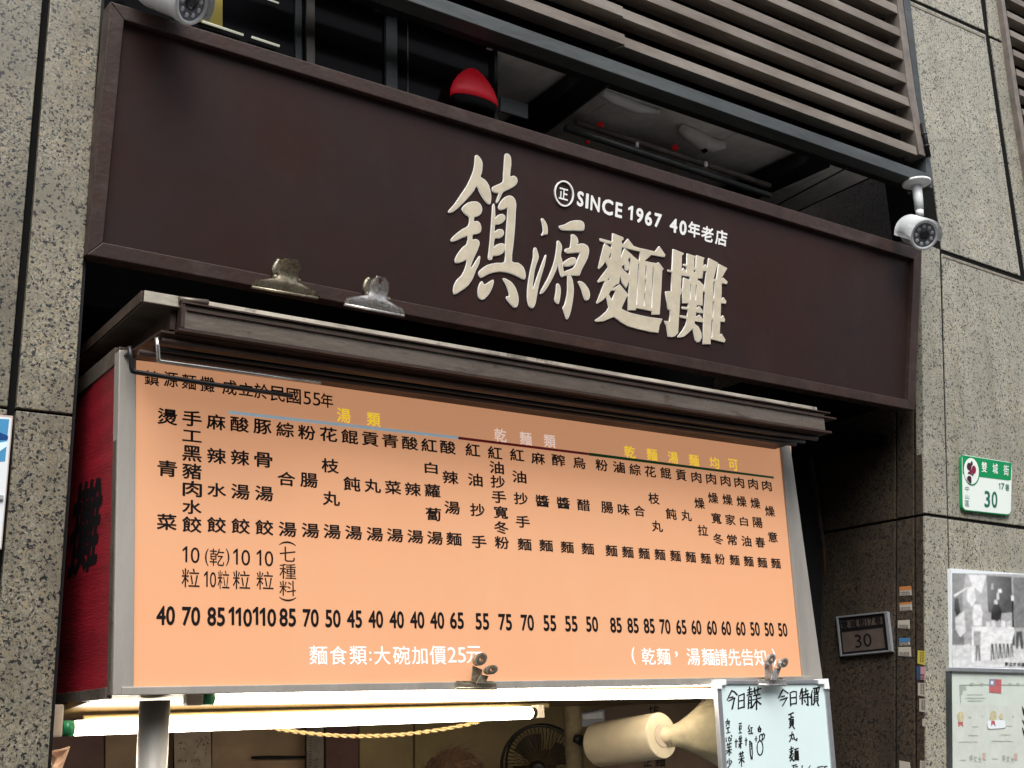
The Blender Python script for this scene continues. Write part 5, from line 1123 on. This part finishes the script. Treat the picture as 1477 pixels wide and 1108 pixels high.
# stickers
ST = [("orange topped white sticker, topmost of the column on the shaded side", [(1297, 846.5), (1314, 845.2), (1315, 858.5), (1298, 859.5)], 'white', 'orange', .42),
 ("white sticker with an orange rim, second from the top", [(1297.3, 869.5), (1315, 868), (1315.5, 880), (1298, 881.5)], 'white', 'orange', .25),
 ("plain cream sticker with two lines of print, third from the top", [(1295, 895), (1312, 894), (1312.3, 907), (1295.3, 906)], 'white', None, 0),
 ("white sticker with a torn blue top, fourth from the top", [(1296.5, 920.5), (1312, 920), (1312.5, 930.5), (1298, 931.5)], 'white', 'blue', .55),
 ("cream sticker just below the blue topped one", [(1295.7, 933.5), (1313.8, 933), (1314.2, 947), (1296, 946)], 'white', None, 0),
 ("yellow sticker at the pillar corner", [(1323.8, 938), (1334.5, 939.5), (1333.8, 959.5), (1323.2, 957)], 'yellow', None, 0),
 ("half navy half pink sticker below the yellow one", [(1322, 961), (1334.8, 962), (1334.5, 981), (1322, 980)], 'pink', 'navy', .45),
 ("white sticker set sideways below the pink one", [(1324, 985), (1335, 985.5), (1335, 1005), (1324, 1003)], 'white', None, 0),
 ("white sticker with a worn left edge, second lowest by the corner", [(1326, 1007.5), (1336, 1008.5), (1336, 1028), (1326, 1026)], 'white', None, 0),
 ("tiny torn white scrap of sticker near the pillar corner", [(1330.5, 1037), (1334, 1036.5), (1334.2, 1048), (1330.3, 1047)], 'white', None, 0),
 ("large torn white sticker at the bottom edge", [(1297, 1097), (1312, 1099.5), (1316, 1125), (1298, 1125)], 'white', None, 0),
 ("white sticker at the bottom edge against the corner", [(1327, 1097), (1336, 1098), (1336.5, 1120), (1327, 1119)], 'white', None, 0)]
for lab, pxs, c1, c2, fr_ in ST:
    cen = (sum(p[0] for p in pxs)/4, sum(p[1] for p in pxs)/4)
    t = thing('sticker', F_JAMB(*cen), lab, 'sticker', 'advert stickers on the shaded granite side')
    o = slabp('paper', pxs, F_JAMB, 0.0006, M_ST[c1], t, 0, 0.0012)
    def lerp(a, b, k): return (a[0]+(b[0]-a[0])*k, a[1]+(b[1]-a[1])*k)
    A, B, C_, D_ = pxs
    if c2 == 'navy': slabp('colour_band', [A, lerp(A, B, fr_), lerp(D_, C_, fr_), D_], F_JAMB, 0.0002, M_ST[c2], o, 0, 0.0015)
    elif c2: slabp('colour_band', [A, B, lerp(B, C_, fr_), lerp(A, D_, fr_)], F_JAMB, 0.0002, M_ST[c2], o, 0, 0.0015)
    L_ = Letters(F_JAMB, 0.0016, lambda u: 0)
    vert = abs(B[0]-A[0]) < 12.5
    lines = []
    if abs(B[0]-A[0]) > 5:
        for k in ((.35, .65) if vert else (.58, .80)):
            for j in range(7):
                a = .1+.115*j
                if vert: p0 = lerp(lerp(A, B, k), lerp(D_, C_, k), a); p1 = lerp(lerp(A, B, k+.14), lerp(D_, C_, k+.14), a+random.uniform(0, .05))
                else: p0 = lerp(lerp(A, D_, k), lerp(B, C_, k), a); p1 = lerp(lerp(A, D_, k+.12), lerp(B, C_, k+.12), a+random.uniform(0, .05))
                lines.append([p0, p1])
    if lines:
        L_.strokes(lines, 0, 0, 1, 1.1); L_.make('fine_print', M_STI, o)

# ================================================================== PLAQUE AND POSTERS
ad = thing('address_plaque', F_PIL(1424, 700, 0.01), 'green and white enamel address plaque with an orchid on the right pillar', 'address plaque')
F_AD = Flat((0, PIL-0.012, 0), (0, -1, 0))
z9 = lambda pts: zoomed(pts, 1370, 650, 10.07)
def rnd(pts, r=0.12, k=4):
    out = []; n = len(pts)
    for i in range(n):
        p, a, b = Vector(pts[i]), Vector(pts[i-1]), Vector(pts[(i+1) % n])
        s_, e_ = p+(a-p)*r, p+(b-p)*r
        for j in range(k+1):
            t = j/k; out.append(tuple(s_*(1-t)**2+p*2*t*(1-t)+e_*t*t))
    return out
slabp('plate', rnd(z9([(172, 52), (908, 170), (888, 948), (182, 868)]), .09), F_AD, 0.012, M_PGREEN, ad, 0.0008, 0.0); pt = ad.children[0]
flatpoly('pale_rim', rnd(z9([(176, 56), (904, 175), (886, 930), (190, 856)]), .09), F_AD, 0.0006, M_PWHITE, pt)
flatpoly('green_band', rnd(z9([(184, 66), (898, 182), (888, 440), (188, 352)]), .08), F_AD, 0.0011, M_PGREEN, pt)
el = lambda cx, cy, rx, ry, sk=0.0, n=28: z9([(cx+rx*math.cos(2*math.pi*k/n), cy+ry*math.sin(2*math.pi*k/n)+sk*rx*math.cos(2*math.pi*k/n)) for k in range(n)])
flatpoly('emblem_ring', el(318, 308, 116, 200, 0.15), F_AD, 0.0016, M_PGREEN, pt)
eb = flatpoly('emblem_disc', el(314, 298, 108, 190, 0.15), F_AD, 0.0021, M_PWHITE, pt)
for i, (cx, cy, rx, ry, m) in enumerate(((282, 232, 34, 56, M_PLUMD), (318, 188, 16, 34, M_PLUMD), (350, 278, 32, 60, M_PLUM), (306, 310, 22, 40, M_PLUM), (276, 325, 12, 14, M_PLUMD), (334, 350, 12, 18, M_PLUMD), (284, 405, 32, 40, M_PLUMD), (300, 445, 18, 26, M_PLUMD))):
    flatpoly('petal', el(cx, cy, rx, ry, 0.1, 16), F_AD, 0.0026+0.0002*i, m, pt)
L_ = Letters(F_AD, 0.0016, lambda u: 0.0)
for ch, u, v in (('雙', 500, 240), ('城', 660, 262), ('街', 818, 285)):
    p = z9([(u, v)])[0]; L_.put(ch, p[0], p[1], 7.6, 15, 0.012, hs=.14)
L_.make('street_name', M_PWHITE, pt)
L_ = Letters(F_AD, 0.0012, lambda u: 0.0)
for ch, u, v, w_, h_, b_ in (('1', 722, 515, 2.2, 9.0, .02), ('7', 770, 522, 5, 9.5, .02), ('巷', 834, 535, 6, 10, .015), ('3', 545, 706, 8.2, 24, .02), ('0', 650, 714, 8.4, 24, .02), ('中', 250, 556, 5.8, 7.5, 0.0), ('山', 252, 668, 5.8, 6.5, 0.0), ('區', 252, 768, 6, 8.5, 0.0)):
    p = z9([(u, v)])[0]; L_.put(ch, p[0], p[1], w_, h_, b_, hs=.12)
L_.make('plaque_lettering', M_PTEXT, pt)

F_PO = Flat((0, PIL-0.012, 0), (0, -1, 0))
po = thing('photo_print', F_PO(1420, 890), 'old black and white photograph of a street stall on the right pillar', 'photograph')
slab('print', [(1371, 820), (1500, 829.5), (1500, 966.5), (1373.5, 963)], PIL-0.012, 0.012, M_POSTW, po, 0.0006); pr = po.children[0]
z7 = lambda pts: zoomed(pts, 1360, 800, 3.598)
PHP = []
TONE = (0.62, 0.38, 0.20, 0.085, 0.03, 0.74)
def gp(nm, pts, g, i): PHP.append((i, TONE[g], pts))
gp('photo_field', [(48, 96), (700, 120), (700, 590), (52, 582)], 1, 0)
gp('photo_tone', [(48, 96), (120, 98), (100, 220), (110, 470), (50, 480)], 2, 1)
gp('photo_tone', [(48, 470), (700, 480), (700, 590), (52, 582)], 0, 1)
gp('photo_tone', [(225, 108), (355, 116), (360, 300), (300, 305), (235, 300)], 3, 1)
gp('photo_tone', [(365, 118), (700, 130), (700, 380), (372, 380)], 2, 1)
gp('photo_tone', [(130, 105), (225, 108), (200, 200), (150, 160)], 5, 2)
gp('photo_figure', [(125, 170), (160, 165), (172, 235), (150, 270), (125, 240)], 5, 3)
gp('photo_figure', [(160, 260), (195, 258), (205, 300), (202, 368), (158, 370), (152, 310)], 5, 3)
gp('photo_figure', [(60, 230), (80, 225), (90, 300), (72, 320), (60, 290)], 4, 3)
gp('photo_figure', [(62, 330), (110, 290), (118, 400), (90, 430), (66, 390)], 0, 3)
gp('photo_figure', [(108, 470), (140, 460), (146, 556), (104, 560)], 0, 4)
gp('photo_figure', [(55, 210), (130, 165), (132, 172), (58, 222)], 5, 4)
gp('photo_figure', [(250, 300), (262, 262), (275, 240), (292, 262), (305, 300), (300, 345), (250, 345)], 4, 3)
gp('photo_figure', [(266, 236), (282, 236), (284, 258), (266, 258)], 0, 4)
gp('photo_figure', [(285, 180), (303, 178), (306, 198), (285, 200)], 5, 4)
gp('photo_figure', [(278, 200), (290, 198), (292, 236), (278, 234)], 0, 5)
gp('photo_lantern', [(250, 150), (262, 148), (262, 180), (250, 182)], 1, 4)
gp('photo_post', [(356, 210), (366, 210), (372, 470), (362, 470)], 4, 4)
gp('photo_lamp', [(354, 212), (368, 212), (368, 240), (354, 240)], 5, 5)
gp('photo_table', [(150, 372), (368, 378), (372, 400), (350, 480), (352, 530), (215, 552), (195, 545), (195, 400), (150, 395)], 5, 4)
gp('photo_table', [(150, 380), (158, 380), (162, 560), (150, 560)], 5, 5)
for k in range(5): gp('photo_goods', [(225+26*k, 350-k % 2*10), (245+26*k, 348-k % 3*6), (246+26*k, 378), (224+26*k, 376)], (5, 0, 1, 5, 0)[k], 5)
for k in range(6): gp('photo_stool', [(250+20*k, 462), (262+20*k, 462), (266+20*k, 545-3*k), (258+20*k, 546-3*k), (256+20*k, 480), (253+20*k, 548-3*k), (247+20*k, 548-3*k)], 2 if k % 2 else 3, 6)
gp('photo_stool', [(170, 470), (192, 470), (196, 550), (186, 552), (182, 490), (176, 552), (168, 552)], 2, 6)
gp('photo_stool', [(380, 400), (410, 398), (420, 490), (405, 490), (396, 420), (390, 490), (378, 488)], 3, 3)
PHP.sort(key=lambda q_: q_[0])
def inpoly(x, y, P):
    c = False; j = len(P)-1
    for i in range(len(P)):
        if (P[i][1] > y) != (P[j][1] > y) and x < (P[j][0]-P[i][0])*(y-P[i][1])/(P[j][1]-P[i][1])+P[i][0]: c = not c
        j = i
    return c
from mathutils import noise as mnoise
def tone(x, y):
    acc = 0
    for k in range(7):
        a = k*0.9; r = 0 if k == 0 else 3.2
        xx, yy = x+r*math.cos(a), y+r*math.sin(a); t = 0.4
        for _, g, P in PHP:
            if inpoly(xx, yy, P): t = g
        acc += t
    t = acc/7
    n_ = mnoise.fractal(Vector((x*0.035, y*0.035, 0)), 0.8, 2.0, 5); hazy = max(0, 1-((x-170)**2+(y-150)**2)**.5/190)
    t = t*(1+0.24*n_)+0.22*hazy*(1-t)
    return min(0.82, max(0.02, t))
NX, NY = 130, 120
me = bpy.data.meshes.new('photo_field'); V_, C_ = [], []
for jy in range(NY+1):
    for ix in range(NX+1):
        tx, ty = ix/NX, jy/NY
        x = 48+(420+60-48)*tx; y = 96+(582-96)*ty+tx*8
        V_.append(F_PO(1360+x/3.598, 800+y/3.598, 0.0006)); C_.append(tone(x, y))
me.from_pydata(V_, [], [(r*(NX+1)+c, r*(NX+1)+c+1, (r+1)*(NX+1)+c+1, (r+1)*(NX+1)+c) for r in range(NY) for c in range(NX)])
at_ = me.color_attributes.new('tone', 'FLOAT_COLOR', 'POINT')
for k, v in enumerate(C_): at_.data[k].color = (v, v*1.01, v*1.03, 1)
mp_ = bpy.data.materials.new('old_photo'); mp_.use_nodes = True; tn = mp_.node_tree
an = tn.nodes.new('ShaderNodeAttribute'); an.attribute_name = 'tone'
tn.links.new(an.outputs['Color'], tn.nodes['Principled BSDF'].inputs['Base Color']); tn.nodes['Principled BSDF'].inputs['Roughness'].default_value = 0.2
link('photo_field', me, mp_, pr)
L_ = Letters(F_PO, 0.0022, lambda u: 0.0)
for i, ch in enumerate('創立於民國'): L_.put(ch, 1452+6.0*i, 957.5+0.35*i, 5, 5.4, 0.02)
L_.make('photo_caption', M_INK, pr)
ce = thing('certificate_sheet', F_PO(1420, 1040), 'pale green sheet of certificates with a small red flag below the old photograph', 'certificate')
slab('backing_sheet', [(1372.5, 966), (1500, 969.5), (1500, 1260), (1374, 1260)], PIL-0.012, 0.012, M_CERT, ce, 0.0006); cs_ = ce.children[0]
slab('top_rail', [(1371.5, 962.5), (1500, 966), (1500, 971.5), (1371.5, 968)], PIL-0.020, 0.02, M_ALU, ce, 0.001)
slab('edge_strip', [(1370.5, 964), (1373, 964), (1375.5, 1260), (1373, 1260)], PIL-0.016, 0.018, M_BEAM, ce, 0.0006)
def cq(nm, pts, m, i=0): return flatpoly(nm, z7(pts), F_PO, 0.0005+0.0003*i, m, cs_, 0.0002)
cq('certificate', [(50, 775), (225, 780), (225, 1200), (55, 1200)], M_CERT2); cq('certificate', [(240, 780), (420, 785), (495, 787), (495, 1200), (240, 1200)], M_CERT2)
cq('border_line', [(85, 675), (245, 672), (245, 677), (90, 680)], M_CERTL, 1); cq('border_line', [(305, 673), (495, 677.5), (495, 682.5), (305, 678)], M_CERTL, 1); cq('border_line', [(85, 678), (90, 678), (95, 770), (90, 770)], M_CERTL, 1)
for k in range(3): cq('border_knot', [(140+50*k, 668), (152+50*k, 665), (164+50*k, 670), (152+50*k, 684)], M_CERTL, 2)
for k in range(3): cq('border_knot', [(340+40*k, 668), (350+40*k, 665), (360+40*k, 671), (350+40*k, 684)], M_CERTL, 2)
cq('corner_scroll', [(92, 682), (120, 684), (122, 700), (106, 704), (100, 728), (92, 726)], M_CERTL, 2)
cq('flag', [(242, 645), (304, 648), (303, 720), (240, 714)], M_FLAGR, 2); cq('flag_canton', [(242, 645), (270, 646), (268, 684), (241, 682)], M_FLAGB, 3)
cq('flag_sun', [(250, 656), (262, 657), (261, 673), (249, 672)], M_POSTW, 4)
for (cx, cy) in ((92, 842), (262, 838)):
    flatpoly('medal', zoomed([(cx+18*math.cos(k*math.pi/8), cy+28*math.sin(k*math.pi/8)) for k in range(16)], 1360, 800, 3.598), F_PO, 0.0014, M_BADGE, cs_, 0.0002)
    cq('ribbon', [(cx-14, cy+26), (cx+12, cy+26), (cx+14, cy+54), (cx, cy+42), (cx-10, cy+54)], M_FLAGR, 2)
flatpoly('medal', zoomed([(303+10*math.cos(k*math.pi/8), 840+16*math.sin(k*math.pi/8)) for k in range(16)], 1360, 800, 3.598), F_PO, 0.0014, M_BADGE, cs_, 0.0002)
flatpoly('blank_label', rnd(z7([(230, 862), (322, 858), (326, 900), (234, 906)]), .2), F_PO, 0.0024, M_POSTW, cs_, 0.0002)
cq('ribbon', [(252, 862), (268, 862), (274, 890), (260, 878), (250, 890)], M_FLAGR, 8)
rows = []
for (xa_, ya_, n_) in ((125, 726, 14), (115, 744, 18), (130, 758, 13), (85, 972, 16), (255, 968, 18), (130, 845, 3), (200, 840, 2), (360, 840, 2), (130, 938, 9), (300, 935, 9), (155, 893, 5), (330, 890, 5), (90, 1066, 5), (255, 1060, 5)):
    for k in range(n_): rows.append([(xa_+6*k, ya_), (xa_+6*k+4, ya_+random.uniform(-2, 2))])
L_ = Letters(F_PO, 0.0016, lambda u: 0); L_.strokes(rows, 1360, 800, 3.598, 0.8); L_.make('fine_print', M_CERTL, cs_)
L_ = Letters(F_PO, 0.002, lambda u: 0)
for x_ in (165, 335):
    for i, ch in enumerate('李文大'): L_.put(ch, 1360+(x_-18+22*i)/3.598, 800+(1055+4*i)/3.598, 5.2, 9, 0.0)
L_.make('signature', M_CERTL, cs_)
for x_ in (214, 378): cq('seal', [(x_-8, 1030), (x_+8, 1030), (x_+8, 1066), (x_-8, 1066)], M_SEAL, 3)
L_ = Letters(F_PO, 0.002, lambda u: 0)
L_.strokes([[(412, 790), (420, 830)], [(420, 800), (424, 830)], [(414, 860), (424, 880)], [(414, 900), (422, 935)], [(424, 905), (424, 930)]], 1360, 800, 3.598, 1.6); L_.make('big_print', M_INK, cs_)
# blue poster at the left edge
bp2 = thing('blue_poster', F_PO(8, 700), 'white poster with blue swooshes cut by the left edge on the granite pillar', 'poster')
z8 = lambda pts: zoomed(pts, 0, 580, 4.1)
slab('sheet', z8([(-200, 60), (78, 82), (10, 870), (-220, 870)]), PIL-0.008, 0.008, M_POSTE, bp2, 0.0006); sh = bp2.children[0]
F_B = Flat((0, PIL-0.008, 0), (0, -1, 0))
flatpoly('white_face', z8([(-200, 70), (70, 92), (4, 860), (-220, 860)]), F_B, 0.0005, M_POSTW, sh)
flatpoly('blue_field', z8([(-200, 90), (54, 102), (30, 350), (0, 352), (-200, 360)]), F_B, 0.0009, M_POSTB, sh)
flatpoly('dark_swoosh', z8([(-200, 200), (-60, 175), (0, 180), (48, 200), (46, 222), (0, 225), (-100, 235), (-200, 260)]), F_B, 0.0013, M_POSTD, sh)
flatpoly('pale_swoosh', z8([(-200, 300), (0, 240), (44, 232), (40, 262), (0, 290), (-200, 340)]), F_B, 0.0013, M_BLUE, sh)
slab('grey_tab', z8([(-40, 545), (22, 552), (20, 575), (-40, 582)]), PIL-0.013, 0.004, M_GREYP, bp2, 0.0005)
